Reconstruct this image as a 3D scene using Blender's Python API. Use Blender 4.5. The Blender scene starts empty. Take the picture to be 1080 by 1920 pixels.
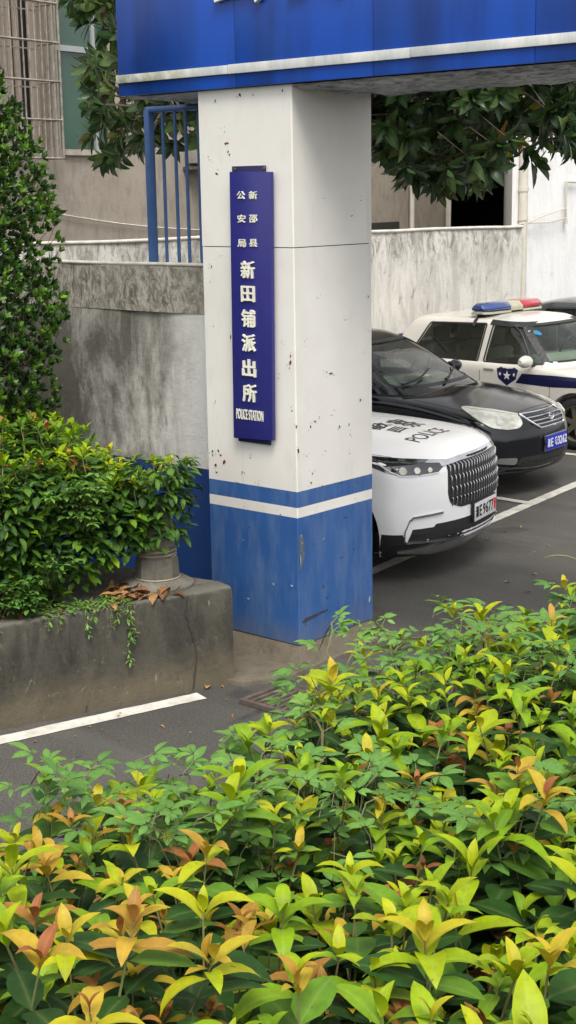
import bpy, bmesh, math, random
import numpy as np
from mathutils import Vector, Matrix
from mathutils.bvhtree import BVHTree
from mathutils.geometry import tessellate_polygon
random.seed(7); rng = np.random.default_rng(7)
R = math.radians
scn = bpy.context.scene
col = scn.collection
PI = math.pi

# ------------------------------------------------------------------ camera frame
H = 2.85; F = 2728.0; TH = R(12.36); RO = 0.0164; YAW = R(41.15)
E1 = Vector((math.cos(YAW), -math.sin(YAW)))      # world +X seen from the camera frame
E2 = Vector((math.sin(YAW), math.cos(YAW)))       # world +Y seen from the camera frame
def CW(x, y, z=0.0):
    """camera-frame ground coordinates (x right, y ahead) to world"""
    return Vector((x*E1.x + y*E1.y, x*E2.x + y*E2.y, z))
def ray(px, py):
    x, y = px-540.0, 960.0-py
    X = x*math.cos(RO)+y*math.sin(RO); U = -x*math.sin(RO)+y*math.cos(RO)
    d = Vector((X, F*math.cos(TH)+U*math.sin(TH), -F*math.sin(TH)+U*math.cos(TH)))
    w = CW(d.x, d.y, d.z); w.normalize(); return w
C0 = Vector((0, 0, H))
def atZ(px, py, z=0.0):
    d = ray(px, py); return C0+d*((z-H)/d.z)
def atD(px, py, D):
    d = ray(px, py); return C0+d*(D/math.hypot(d.x, d.y))
def atPlane(px, py, P, n):
    d = ray(px, py); return C0+d*((P-C0).dot(n)/d.dot(n))

cam = bpy.data.cameras.new('camera'); co = bpy.data.objects.new('camera', cam); col.objects.link(co)
fw = CW(0, math.cos(TH), -math.sin(TH)); up0 = CW(0, math.sin(TH), math.cos(TH)); rt0 = CW(1, 0, 0)
ix = rt0*math.cos(RO)-up0*math.sin(RO); iy = rt0*math.sin(RO)+up0*math.cos(RO)
M = Matrix((( ix.x, iy.x, -fw.x, 0), (ix.y, iy.y, -fw.y, 0), (ix.z, iy.z, -fw.z, H), (0, 0, 0, 1)))
co.matrix_world = M
cam.sensor_fit = 'VERTICAL'; cam.sensor_height = 36; cam.lens = F/1920*36; cam.clip_end = 500; cam.clip_start = .05
cam.dof.use_dof = False
scn.camera = co

# ------------------------------------------------------------------ tagging
roots = {}
def tag(o, label=None, cat=None, group=None, kind=None):
    if label: o['label'] = label
    if cat: o['category'] = cat
    if group: o['group'] = group
    if kind: o['kind'] = kind
    return o
def thing(name, label, cat, loc=(0, 0, 0), rz=0.0, group=None):
    o = bpy.data.objects.new(name, None); col.objects.link(o)
    o.location = loc; o.rotation_euler = (0, 0, rz); o.empty_display_size = .2
    return tag(o, label, cat, group)
def link(name, me, m, parent=None, local=False):
    o = bpy.data.objects.new(name, me); col.objects.link(o)
    if m is not None and len(me.materials) == 0:
        for q in (m if isinstance(m, (list, tuple)) else [m]): me.materials.append(q)
    if parent is not None:
        if not local:
            p = parent
            off = Vector((0, 0, 0))
            while p is not None: off += p.location; p = p.parent
            me.transform(Matrix.Translation(-off))
        o.parent = parent
    return o

class MB:
    def __init__(s): s.v = []; s.f = []; s.mi = []
    def add(s, vs, fs, mi=0):
        b = len(s.v); s.v += [tuple(q) for q in vs]; s.f += [tuple(b+i for i in f) for f in fs]; s.mi += [mi]*len(fs); return s
    def box(s, a, b, mi=0, M=None):
        x0, y0, z0 = a; x1, y1, z1 = b
        vs = [(x0,y0,z0),(x1,y0,z0),(x1,y1,z0),(x0,y1,z0),(x0,y0,z1),(x1,y0,z1),(x1,y1,z1),(x0,y1,z1)]
        if M is not None: vs = [M @ Vector(q) for q in vs]
        return s.add(vs, [(0,3,2,1),(4,5,6,7),(0,1,5,4),(1,2,6,5),(2,3,7,6),(3,0,4,7)], mi)
    def prism(s, pts, z0, z1, mi=0):
        n = len(pts)
        vs = [(p[0], p[1], z0) for p in pts]+[(p[0], p[1], z1) for p in pts]
        return s.add(vs, [tuple(range(n-1, -1, -1)), tuple(range(n, 2*n))]+[(i, (i+1) % n, n+(i+1) % n, n+i) for i in range(n)], mi)
    def tube(s, pts, r, n=8, mi=0, cap=True):
        pts = [Vector(p) for p in pts]; rings = []
        rs = r if isinstance(r, (list, tuple)) else [r]*len(pts)
        for i, p in enumerate(pts):
            t = (pts[min(i+1, len(pts)-1)]-pts[max(i-1, 0)]).normalized()
            a = Vector((0, 0, 1)) if abs(t.z) < .9 else Vector((1, 0, 0))
            u = t.cross(a).normalized(); w = t.cross(u)
            rings.append([p+(u*math.cos(2*PI*k/n)+w*math.sin(2*PI*k/n))*rs[i] for k in range(n)])
        vs = [q for rg in rings for q in rg]; fs = []
        for i in range(len(pts)-1):
            for k in range(n):
                fs.append((i*n+k, i*n+(k+1) % n, (i+1)*n+(k+1) % n, (i+1)*n+k))
        if cap: fs += [tuple(range(n-1, -1, -1)), tuple(range((len(pts)-1)*n, len(pts)*n))]
        return s.add(vs, fs, mi)
    def lathe(s, prof, n=32, c=(0, 0, 0), axis='z', mi=0, closed=False):
        vs = []; c = Vector(c)
        for r_, h_ in prof:
            for k in range(n):
                a = 2*PI*k/n
                p = Vector((r_*math.cos(a), r_*math.sin(a), h_))
                if axis == 'y': p = Vector((p.x, p.z, p.y))
                if axis == 'x': p = Vector((p.z, p.x, p.y))
                vs.append(c+p)
        m = len(prof); fs = []
        for i in range(m if closed else m-1):
            j = (i+1) % m
            for k in range(n): fs.append((i*n+k, i*n+(k+1) % n, j*n+(k+1) % n, j*n+k))
        return s.add(vs, fs, mi)
    def mesh(s, name, smooth=0, bevel=0):
        me = bpy.data.meshes.new(name); me.from_pydata(s.v, [], s.f)
        me.polygons.foreach_set('material_index', s.mi)
        me.validate()
        bm = bmesh.new(); bm.from_mesh(me)
        bmesh.ops.remove_doubles(bm, verts=bm.verts, dist=1e-6)
        bmesh.ops.recalc_face_normals(bm, faces=bm.faces)
        if bm.faces and bm.calc_volume(signed=True) < 0: bmesh.ops.reverse_faces(bm, faces=bm.faces)
        if bevel:
            es = [e for e in bm.edges if len(e.link_faces) == 2 and e.calc_face_angle(0) > R(35)]
            bmesh.ops.bevel(bm, geom=es, offset=bevel, segments=2, profile=.6, affect='EDGES', clamp_overlap=True)
        bm.to_mesh(me); bm.free()
        if smooth or bevel:
            me.polygons.foreach_set('use_smooth', [True]*len(me.polygons))
            me.set_sharp_from_angle(angle=R(smooth if smooth else 40))
        return me
    def build(s, name, m, parent=None, smooth=0, bevel=0, local=False):
        return link(name, s.mesh(name, smooth, bevel), m, parent, local)

# ------------------------------------------------------------------ materials
class NT:
    def __init__(s, name):
        s.m = bpy.data.materials.new(name); s.m.use_nodes = True; s.t = s.m.node_tree
        s.n = s.t.nodes; s.b = s.n['Principled BSDF']; s.out = s.n['Material Output']
        s.tc = None
    def L(s, a, b): s.t.links.new(a, b)
    def coord(s, scale=(1, 1, 1)):
        if s.tc is None: s.tc = s.n.new('ShaderNodeTexCoord')
        mp = s.n.new('ShaderNodeMapping'); mp.inputs['Scale'].default_value = scale
        s.L(s.tc.outputs['Object'], mp.inputs[0]); return mp.outputs[0]
    def noise(s, scale, detail=5, rough=.6, stretch=(1, 1, 1), dist=0):
        n = s.n.new('ShaderNodeTexNoise'); n.inputs['Scale'].default_value = scale
        n.inputs['Detail'].default_value = detail; n.inputs['Roughness'].default_value = rough
        n.inputs['Distortion'].default_value = dist
        s.L(s.coord(stretch), n.inputs['Vector']); return n.outputs[0]
    def ramp(s, src, stops):
        r = s.n.new('ShaderNodeValToRGB'); e = r.color_ramp.elements
        while len(e) < len(stops): e.new(.5)
        for i, (p, c) in enumerate(stops):
            e[i].position = p; e[i].color = (c, c, c, 1) if isinstance(c, (int, float)) else (*c, 1)
        s.L(src, r.inputs[0]); return r.outputs[0]
    def mix(s, fac, a, b, mode='MIX'):
        m = s.n.new('ShaderNodeMix'); m.data_type = 'RGBA'; m.blend_type = mode
        for sock, v in ((m.inputs[0], fac), (m.inputs[6], a), (m.inputs[7], b)):
            if hasattr(v, 'is_linked'): s.L(v, sock)
            elif isinstance(v, (int, float)): sock.default_value = v
            else: sock.default_value = (*v, 1)
        return m.outputs[2]
    def math(s, op, a, b=0):
        m = s.n.new('ShaderNodeMath'); m.operation = op; m.use_clamp = False
        for i, v in enumerate((a, b)):
            if hasattr(v, 'is_linked'): s.L(v, m.inputs[i])
            else: m.inputs[i].default_value = v
        return m.outputs[0]
    def sep(s):
        x = s.n.new('ShaderNodeSeparateXYZ'); s.L(s.coord(), x.inputs[0]); return x.outputs
    def bump(s, h, strength=.3, dist=.01):
        b = s.n.new('ShaderNodeBump'); b.inputs['Strength'].default_value = strength; b.inputs['Distance'].default_value = dist
        s.L(h, b.inputs['Height']); s.L(b.outputs[0], s.b.inputs['Normal'])
    def setc(s, c):
        if hasattr(c, 'is_linked'): s.L(c, s.b.inputs['Base Color'])
        else: s.b.inputs['Base Color'].default_value = (*c, 1)
    def set(s, **k):
        for n, v in k.items():
            i = s.b.inputs[n.replace('_', ' ')]
            if hasattr(v, 'is_linked'): s.L(v, i)
            else: i.default_value = v
        return s

def simple(name, c, rough=.5, metal=0, var=.15, scale=8, bump=0, coat=0, c2=None, stretch=(1, 1, 1)):
    t = NT(name); n = t.noise(scale, 6, .6, stretch)
    c2 = c2 or tuple(x*(1-var) for x in c)
    t.setc(t.ramp(n, [(.3, c2), (.65, c)])); t.set(Roughness=rough, Metallic=metal)
    if coat: t.set(Coat_Weight=coat, Coat_Roughness=.04)
    if bump: t.bump(t.noise(scale*6, 6), bump)
    return t.m

def m_column_white():
    t = NT('white_painted_panel')
    n = t.noise(1.3, 6, .6); c = t.ramp(n, [(.3, (.60, .58, .54)), (.7, (.70, .69, .655))])
    g = t.noise(5, 8, .75, (1, 1, .35)); c = t.mix(t.ramp(g, [(.56, 0.), (.82, .35)]), c, (.36, .34, .30))
    dr = t.noise(7, 7, .7, (1.6, 1.6, .09)); c = t.mix(t.ramp(dr, [(.60, 0.), (.74, .28)]), c, (.40, .36, .29))
    z = t.sep()[2]; c = t.mix(t.math('MULTIPLY', t.ramp(t.math('ADD', z, t.math('MULTIPLY', t.noise(5, 6), .5)), [(.0, 0.), (1., 0.)]), 1.), c, (.3, .28, .24))
    t.setc(c); t.set(Roughness=.38, Specular_IOR_Level=.4); t.bump(t.noise(1.8, 3), .12, .02); return t.m
def m_column_blue():
    t = NT('blue_painted_panel')
    n = t.noise(1.7, 7, .65); c = t.ramp(n, [(.3, (.022, .075, .24)), (.7, (.036, .11, .30))])
    g = t.noise(7, 9, .75, (1, 1, .5)); c = t.mix(t.ramp(g, [(.58, 0.), (.8, .55)]), c, (.03, .05, .10))
    g2 = t.noise(4, 7, .7, (2.5, 2.5, .5)); c = t.mix(t.ramp(g2, [(.45, 0.), (.8, .6)]), c, (.15, .21, .30))
    z = t.sep()[2]; c = t.mix(t.ramp(t.math('ADD', z, t.math('MULTIPLY', t.noise(6, 8, .7), .45)), [(.30, .65), (.52, 0.)]), c, (.12, .12, .115))
    t.setc(c); t.set(Roughness=.34); t.bump(t.noise(3, 4), .1, .02); return t.m
def m_sign_blue():
    t = NT('blue_canopy_panel')
    n = t.noise(.9, 5, .55, (2.2, 2.2, .35), .5); c = t.ramp(n, [(.36, (.004, .028, .155)), (.62, (.004, .060, .37))])
    dz = t.noise(9, 6, .7, (2.5, 2.5, .15)); c = t.mix(t.ramp(dz, [(.58, 0.), (.75, .35)]), c, (.035, .05, .11))
    g = t.noise(2.5, 5, .6); c = t.mix(t.ramp(g, [(.5, 0.), (.8, .25)]), c, (.03, .09, .30))
    t.setc(c); t.set(Roughness=.32); return t.m
def m_strip():
    t = NT('weathered_white_strip')
    n = t.noise(3, 7, .7, (1, 1, .3)); c = t.ramp(n, [(.35, (.32, .35, .36)), (.6, (.62, .62, .6))])
    x = t.sep()[0]
    gm = t.math('MULTIPLY', t.ramp(t.noise(6, 6, .7), [(.4, 0.), (.6, 1.)]), t.ramp(x, [(.0, 1.), (1.0, 0.)]))
    c = t.mix(gm, c, (.16, .17, .05)); t.setc(c); t.set(Roughness=.5); return t.m
def m_dirty_wall(name, clean, mid, dark, amt=.5, xw=None, top=None):
    t = NT(name)
    st = t.noise(2.6, 10, .72, (1.8, 1.8, .4), .6); c = t.ramp(st, [(.42, mid), (.54, clean)])
    mo = t.noise(7, 10, .8, (1, 1, .7), .5); c = t.mix(t.ramp(mo, [(.50, 0.), (.66, amt)]), c, mid)
    sp = t.noise(5, 10, .8, (1.5, 1.5, .5), 1.2); c = t.mix(t.ramp(sp, [(.57, 0.), (.66, .85)]), c, dark)
    if xw is not None:
        x = t.sep()[0]
        bl = t.noise(1.1, 8, .7, (1.3, 1.3, .6), .5)
        lf = t.math('ADD', bl, t.math('MULTIPLY', x, -.16)); c = t.mix(t.ramp(lf, [(.60, 0.), (.76, .9)]), c, dark)
        e = t.math('ADD', x, t.math('MULTIPLY', t.noise(3, 5), .7))
        c = t.mix(t.ramp(t.math('ADD', t.math('MULTIPLY', e, 1.6), xw), [(.2, 0.), (.8, .92)]), c, (.66, .655, .635))
    if top is not None:
        z = t.sep()[2]; zz = t.math('ADD', z, t.math('MULTIPLY', t.noise(3.5, 8, .7, (2, 2, .3)), .5))
        dr = t.noise(5, 10, .8, (1.4, 1.4, .5), 1.5)
        c = t.mix(t.math('MULTIPLY', t.ramp(t.math('SUBTRACT', zz, top), [(.0, 0.), (.25, 1.)]), t.ramp(dr, [(.47, 0.), (.60, .8)])), c, dark)
    w = t.noise(14, 7, .75, (1.5, 1.5, .3)); c = t.mix(t.ramp(w, [(.60, 0.), (.72, .45)]), c, clean)
    t.setc(c); t.set(Roughness=.88); t.bump(t.noise(16, 10, .75), .6, .014); return t.m
def m_rough_cement(name, a, b, d):
    t = NT(name)
    v = t.noise(11, 10, .85, (1.3, 1.3, .7), 1.0); c = t.ramp(v, [(.42, d), (.5, b), (.57, a)])
    s2 = t.noise(1.6, 5, .6, (1, 1, .6)); c = t.mix(t.ramp(s2, [(.45, .0), (.7, .4)]), c, b)
    t.setc(c); t.set(Roughness=.9); t.bump(t.noise(14, 9, .75, (1.4, 1.4, .6), 1.0), .9, .03); return t.m
def m_asphalt():
    t = NT('asphalt')
    n = t.noise(1.1, 8, .6); c = t.ramp(n, [(.3, (.048, .045, .040)), (.7, (.078, .074, .066))])
    f = t.noise(75, 4, .8); c = t.mix(.8, c, t.ramp(f, [(.32, .35), (.5, 1.), (.72, 2.1)]), 'MULTIPLY')
    pa_ = t.noise(.28, 3, .5, (1, 1, 1), .8); c = t.mix(1., c, t.ramp(pa_, [(.47, .88), (.5, 1.12)]), 'MULTIPLY')
    vo = t.n.new('ShaderNodeTexVoronoi'); vo.feature = 'DISTANCE_TO_EDGE'; vo.inputs['Scale'].default_value = .55
    mv = t.mix(.5, t.coord(), t.n.new('ShaderNodeTexNoise').outputs['Color']) if False else t.coord((1, 1, 1)); t.L(mv, vo.inputs['Vector'])
    ck = t.math('MULTIPLY', t.ramp(vo.outputs['Distance'], [(.0, 1.), (.006, 0.)]), t.ramp(t.noise(.8, 5), [(.5, 0.), (.6, .8)])); c = t.mix(ck, c, (.015, .014, .013))
    oi = t.noise(1.9, 3, .5); c = t.mix(t.ramp(oi, [(.63, 0.), (.70, .6)]), c, (.020, .019, .018))
    wr = t.noise(.9, 7, .75, (.25, 1.3, 1)); c = t.mix(t.ramp(wr, [(.54, 0.), (.66, .4)]), c, (.12, .113, .10))
    s = t.noise(.45, 7, .7, (1, 2.2, 1)); c = t.mix(t.ramp(s, [(.5, 0.), (.7, .45)]), c, (.035, .034, .032))
    t.setc(c); t.set(Roughness=.82); t.bump(t.noise(150, 4), .5, .006); return t.m
def m_concrete(name, a, b, d, moss=0):
    t = NT(name)
    n = t.noise(1.7, 9, .65); c = t.ramp(n, [(.3, b), (.68, a)])
    g = t.noise(5, 10, .75, (1.4, 1.4, .7)); c = t.mix(t.ramp(g, [(.47, 0.), (.7, .8)]), c, d)
    f = t.noise(12, 8, .8, (1, 1, .35)); c = t.mix(t.ramp(f, [(.62, 0.), (.76, .55)]), c, tuple(q*1.7 for q in a))
    if moss:
        v = t.noise(1.6, 8, .7, (1.6, 1.6, .5), .6); c = t.mix(t.ramp(v, [(.44, 0.), (.56, .85)]), c, d)
        c = t.mix(t.ramp(t.noise(3.1, 9, .75, (1.3, 1.3, .6), .8), [(.54, 0.), (.62, .75)]), c, (.13, .112, .075))
        z = t.sep()[2]; c = t.mix(t.ramp(t.math('ADD', z, t.math('MULTIPLY', t.noise(4, 8, .7), .5)), [(.30, .75), (.52, 0.)]), c, (.13, .108, .07))
        pb = t.noise(6.5, 9, .8, (1.2, 1.2, .7), 1.5); c = t.mix(t.ramp(pb, [(.60, 0.), (.67, .8)]), c, (.30, .27, .20))
        c = t.mix(t.ramp(t.noise(9, 9, .8, (2, 2, .5), .6), [(.58, 0.), (.66, .8)]), c, (.018, .017, .013))
        c = t.mix(t.math('MULTIPLY', t.ramp(t.math('ADD', z, t.math('MULTIPLY', t.noise(25, 5), .03)), [(.592, 0.), (.602, 1.)]), .5), c, (.17, .16, .13))
    t.setc(c); t.set(Roughness=.9); t.bump(t.noise(30, 9, .75), .6, .014); return t.m
def m_leaf(name, stops, rough=.42, transl=.28, spec=.35):
    t = NT(name)
    a = t.n.new('ShaderNodeAttribute'); a.attribute_name = 'tone'
    c = t.ramp(a.outputs['Fac'], stops)
    n = t.noise(38, 5, .65); c = t.mix(.6, c, t.ramp(n, [(.3, .62), (.7, 1.3)]), 'MULTIPLY')
    rb = t.n.new('ShaderNodeAttribute'); rb.attribute_name = 'rib'
    rf = t.math('MULTIPLY', t.math('POWER', rb.outputs['Fac'], 9.), .22); c = t.mix(rf, c, t.mix(.5, c, (.55, .60, .22)))
    sp = t.ramp(t.noise(90, 2, .5), [(.70, 0.), (.76, .7)]); c = t.mix(sp, c, (.12, .07, .025))
    t.setc(c); t.set(Roughness=rough, Specular_IOR_Level=spec)
    tr = t.n.new('ShaderNodeBsdfTranslucent'); t.L(t.mix(1., c, (1.1, 1.15, .5), 'MULTIPLY'), tr.inputs[0])
    ms = t.n.new('ShaderNodeMixShader'); ms.inputs[0].default_value = transl
    t.L(t.b.outputs[0], ms.inputs[1]); t.L(tr.outputs[0], ms.inputs[2]); t.L(ms.outputs[0], t.out.inputs[0])
    return t.m
def m_glass(name, tint=(.45, .52, .48), op=.35, dark=(.01, .014, .013)):
    t = NT(name); n = t.n
    tr = n.new('ShaderNodeBsdfTransparent'); tr.inputs[0].default_value = (*tint, 1)
    df = n.new('ShaderNodeBsdfDiffuse'); df.inputs[0].default_value = (*dark, 1)
    gl = n.new('ShaderNodeBsdfGlossy'); gl.inputs['Roughness'].default_value = .02
    m1 = n.new('ShaderNodeMixShader'); m1.inputs[0].default_value = op; t.L(tr.outputs[0], m1.inputs[1]); t.L(df.outputs[0], m1.inputs[2])
    fr = n.new('ShaderNodeFresnel'); fr.inputs[0].default_value = 1.6
    dn = t.ramp(t.noise(3, 4), [(.3, 1.), (.7, 1.25)])
    fa = t.math('MULTIPLY', fr.outputs[0], dn)
    m2 = n.new('ShaderNodeMixShader'); t.L(fa, m2.inputs[0]); t.L(m1.outputs[0], m2.inputs[1]); t.L(gl.outputs[0], m2.inputs[2])
    t.L(m2.outputs[0], t.out.inputs[0]); return t.m

MT = {}
MT['cw'] = m_column_white(); MT['cb'] = m_column_blue(); MT['sb'] = m_sign_blue(); MT['strip'] = m_strip()
MT['asphalt'] = m_asphalt()
def m_line():
    t = NT('road_marking_paint'); c = t.ramp(t.noise(6, 7, .7), [(.35, (.42, .40, .35)), (.6, (.62, .60, .54))])
    c = t.mix(t.ramp(t.noise(28, 8, .8), [(.60, 0.), (.67, .9)]), c, (.08, .076, .07)); c = t.mix(t.ramp(t.noise(2.2, 6, .7), [(.58, 0.), (.75, .45)]), c, (.16, .15, .13))
    t.setc(c); t.set(Roughness=.75); t.bump(t.noise(80, 5), .3, .004); return t.m
MT['line'] = m_line()
MT['planter'] = m_concrete('mossy_concrete', (.085, .08, .062), (.05, .047, .036), (.022, .021, .016), .6)
MT['plinth'] = m_concrete('plinth_concrete', (.15, .125, .09), (.10, .085, .062), (.055, .048, .036))
MT['wall'] = m_dirty_wall('stained_plaster', (.58, .565, .525), (.33, .32, .285), (.075, .07, .052), .6, xw=1.0)
MT['wallblue'] = simple('old_blue_wall_paint', (.016, .055, .20), .4, c2=(.011, .04, .15), scale=3)
MT['cement'] = m_rough_cement('rough_cement', (.58, .545, .48), (.36, .335, .285), (.15, .135, .11))
MT['perim'] = m_dirty_wall('weathered_white_wall', (.58, .56, .515), (.44, .42, .38), (.14, .13, .105), .35, top=2.05)
MT['perimtop'] = m_rough_cement('weathered_lime_cement', (.60, .57, .51), (.38, .355, .31), (.13, .12, .10))
MT['coping'] = simple('pale_coping', (.62, .59, .53), .8, c2=(.42, .40, .36), scale=9)
MT['beige'] = m_concrete('beige_render', (.37, .325, .27), (.30, .262, .215), (.20, .175, .14))
MT['whitewall'] = m_dirty_wall('white_building_render', (.74, .74, .735), (.68, .68, .67), (.48, .47, .44), .3)
MT['dark'] = simple('dark_void', (.03, .03, .028), .9)
MT['greenglass'] = (lambda t: (t.setc(t.ramp(t.noise(1.2, 3, .5, (1, 1, .5)), [(.3, (.018, .055, .04)), (.7, (.05, .12, .085))])), t.set(Roughness=.12, Specular_IOR_Level=.7), t.m)[2])(NT('green_window_glass'))
MT['alu'] = simple('aluminium_frame', (.45, .47, .47), .35, .4)
MT['curtain'] = simple('brown_curtain', (.40, .34, .28), .9, c2=(.20, .165, .13), scale=5, stretch=(9, 9, .2))
MT['bars'] = simple('old_grey_bars', (.34, .31, .27), .55, .2, c2=(.17, .14, .11), scale=12)
MT['railblue'] = simple('blue_rail_paint', (.06, .14, .34), .45, c2=(.045, .11, .27))
MT['board'] = simple('navy_sign_board', (.022, .022, .165), .28, c2=(.019, .02, .135), scale=3)
MT['letter'] = simple('cream_raised_letter', (.74, .73, .62), .5)
MT['chip'] = simple('bare_chip', (.05, .045, .04), .9, c2=(.02, .018, .016), scale=30)
MT['red'] = simple('red_paint_remnant', (.20, .01, .015), .7)
MT['pvc'] = simple('pvc_pipe', (.60, .56, .48), .45, c2=(.50, .47, .40))
MT['metalunder'] = (lambda t: (t.setc(t.ramp(t.noise(6, 8, .7, (1, 3, 1), 1.5), [(.38, (.07, .08, .11)), (.64, (.55, .55, .57))])), t.set(Roughness=.38, Metallic=.7), t.bump(t.noise(5, 6, .7, (1, 3, 1), 1.5), .8, .05), t.m)[3])(NT('crumpled_sheet'))
MT['iron'] = simple('rusty_iron', (.15, .12, .10), .8, .3, c2=(.07, .055, .045), scale=20)
MT['stone'] = m_concrete('weathered_stone', (.20, .185, .15), (.12, .11, .085), (.05, .045, .035))
MT['soil'] = m_concrete('soil', (.07, .05, .032), (.035, .026, .018), (.015, .012, .009))
MT['bark'] = m_concrete('bark', (.16, .13, .10), (.09, .075, .055), (.04, .035, .025))
MT['stem'] = simple('young_stem', (.14, .17, .06), .6, c2=(.12, .07, .035), scale=6)
MT['twig'] = simple('dark_twig', (.05, .045, .03), .8)
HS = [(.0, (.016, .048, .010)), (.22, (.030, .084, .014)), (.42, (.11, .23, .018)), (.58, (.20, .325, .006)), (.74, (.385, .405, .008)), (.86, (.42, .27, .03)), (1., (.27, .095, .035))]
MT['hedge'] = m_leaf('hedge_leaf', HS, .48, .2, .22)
MT['vine'] = m_leaf('vine_leaf', [(0., (.035, .10, .02)), (.5, (.095, .22, .04)), (1., (.18, .32, .05))], .45, .16)
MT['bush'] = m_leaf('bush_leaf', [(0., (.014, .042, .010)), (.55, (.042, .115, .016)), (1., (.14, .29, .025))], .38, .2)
MT['magn'] = m_leaf('magnolia_leaf', [(0., (.018, .04, .016)), (.5, (.040, .085, .028)), (.72, (.10, .17, .045)), (.82, (.10, .065, .035)), (.92, (.30, .36, .03)), (1., (.5, .25, .03))], .3, .12)
MT['dry'] = m_leaf('dry_leaf', [(0., (.10, .045, .02)), (.5, (.25, .12, .05)), (1., (.42, .24, .10))], .8, .1)
def paint(name, c, rough=.22):
    t = NT(name); t.setc(t.ramp(t.noise(2.5, 5), [(.3, tuple(x*.93 for x in c)), (.7, c)]))
    t.set(Roughness=rough, Coat_Weight=.7, Coat_Roughness=.04); return t.m
MT['pwhite'] = paint('white_car_paint', (.84, .845, .85)); MT['pcream'] = paint('ivory_car_paint', (.68, .655, .59), .3)
MT['pblack'] = paint('black_car_paint', (.006, .007, .010), .10); MT['pblack'].node_tree.nodes['Principled BSDF'].inputs['Coat Weight'].default_value = 0; MT['pgrey'] = paint('dark_grey_car_paint', (.03, .035, .035))
MT['glass'] = m_glass('car_glass', (.80, .90, .84), .04); MT['glassdark'] = m_glass('tinted_side_glass', (.50, .54, .52), .22)
MT['chrome'] = simple('chrome', (.75, .75, .76), .12, 1, c2=(.6, .6, .62))
MT['blackplastic'] = simple('black_plastic', (.014, .014, .015), .5)
MT['interior'] = simple('grey_interior', (.30, .33, .28), .8); MT['seat'] = simple('seat_fabric', (.46, .50, .42), .9)
MT['tyre'] = simple('tyre_rubber', (.02, .02, .02), .85); MT['rim'] = simple('alloy_rim', (.30, .28, .22), .35, .7)
MT['lens'] = (lambda t: (t.setc(t.ramp(t.noise(9, 3), [(.35, (.42, .42, .34)), (.65, (.75, .75, .68))])), t.set(Roughness=.08, Specular_IOR_Level=.9, Coat_Weight=1.), t.m)[2])(NT('headlamp_lens'))
MT['lampdark'] = simple('dark_headlamp', (.03, .032, .04), .08, .2, coat=1)
MT['bar_blue'] = simple('blue_beacon_plastic', (.03, .06, .22), .2, coat=.6); MT['bar_red'] = simple('red_beacon_plastic', (.42, .03, .045), .2, coat=.6)
MT['bar_clear'] = simple('cloudy_beacon_plastic', (.42, .40, .30), .3)
MT['navy'] = simple('navy_vinyl', (.012, .014, .06), .3); MT['vwhite'] = simple('white_vinyl', (.78, .78, .78), .4)
MT['vblack'] = simple('black_vinyl', (.01, .01, .01), .4); MT['platewhite'] = simple('white_plate', (.62, .63, .64), .35)
MT['plateblue'] = simple('blue_plate', (.01, .025, .42), .35); MT['vred'] = simple('red_vinyl', (.6, .03, .04), .4)
MT['paper'] = simple('paper', (.6, .56, .40), .8); MT['cyan'] = simple('cyan_sticker', (.015, .20, .38), .5)
MT['pwhite'].node_tree.nodes['Principled BSDF'].inputs['Coat Weight'].default_value = .25; MT['pwhite'].node_tree.nodes['Principled BSDF'].inputs['Roughness'].default_value = .3

# ------------------------------------------------------------------ text meshes
def text_geo(s, w, h, bold=0.0, keep=False, sx=None):
    """flat glyph mesh in the XZ plane, fitted to w by h, centred on the origin"""
    cu = bpy.data.curves.new('glyph', 'FONT'); cu.body = s; cu.size = 1; cu.offset = bold; cu.resolution_u = 3
    ob = bpy.data.objects.new('glyph', cu); col.objects.link(ob)
    bpy.context.view_layer.update()
    me = bpy.data.meshes.new_from_object(ob.evaluated_get(bpy.context.evaluated_depsgraph_get()))
    vs = np.array([v.co[:] for v in me.vertices]); fs = [tuple(p.vertices) for p in me.polygons]
    bpy.data.objects.remove(ob); bpy.data.curves.remove(cu); bpy.data.meshes.remove(me)
    lo, hi = vs.min(0), vs.max(0); c = (lo+hi)/2; d = np.maximum(hi-lo, 1e-6)
    out = [((v[0]-c[0])/d[0]*w, 0, (v[1]-c[1])/d[1]*h) for v in vs]
    return out, fs
def raised(mb, geo, fn, depth_fn, mi=0):
    """extrude the flat glyph: fn maps (x,z) to the surface, depth_fn gives the raised copy"""
    vs, fs = geo; n = len(vs)
    lo = [fn(v[0], v[2]) for v in vs]; hi = [depth_fn(v[0], v[2]) for v in vs]
    edges = {}
    for f in fs:
        for i in range(len(f)):
            e = (f[i], f[(i+1) % len(f)]); edges[e] = 1
    side = [(a, b, b+n, a+n) for (a, b) in edges if (b, a) not in edges]
    mb.add(lo+hi, [tuple(i+n for i in f) for f in fs]+side, mi)

# ------------------------------------------------------------------ leaves
def leaf_tpl(seg, width, droop, fold=.25, curl=0.0, shape=.85):
    """leaf of unit length along +X, normal +Z, recurving by droop radians"""
    xs, zs = [0.], [0.]; ang = droop*.15
    for i in range(seg):
        t = (i+.5)/seg; a = -droop*(t**1.3)+droop*.12
        xs.append(xs[-1]+math.cos(a)/seg); zs.append(zs[-1]+math.sin(a)/seg)
    v = []; f = []
    for i in range(seg+1):
        t = i/seg; w = width*.5*(math.sin(PI*min(1, t**shape*1.0))**.8 if 0 < t < 1 else 0)+(.012 if i == 0 else 0)
        if i == seg: w = 0.002
        v += [(xs[i], -w, zs[i]+w*fold), (xs[i], 0, zs[i]-curl*w), (xs[i], w, zs[i]+w*fold)]
    for i in range(seg):
        a = i*3; f += [(a, a+3, a+4, a+1), (a+1, a+4, a+5, a+2)]
    return np.array(v, float), np.array(f, int)
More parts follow.
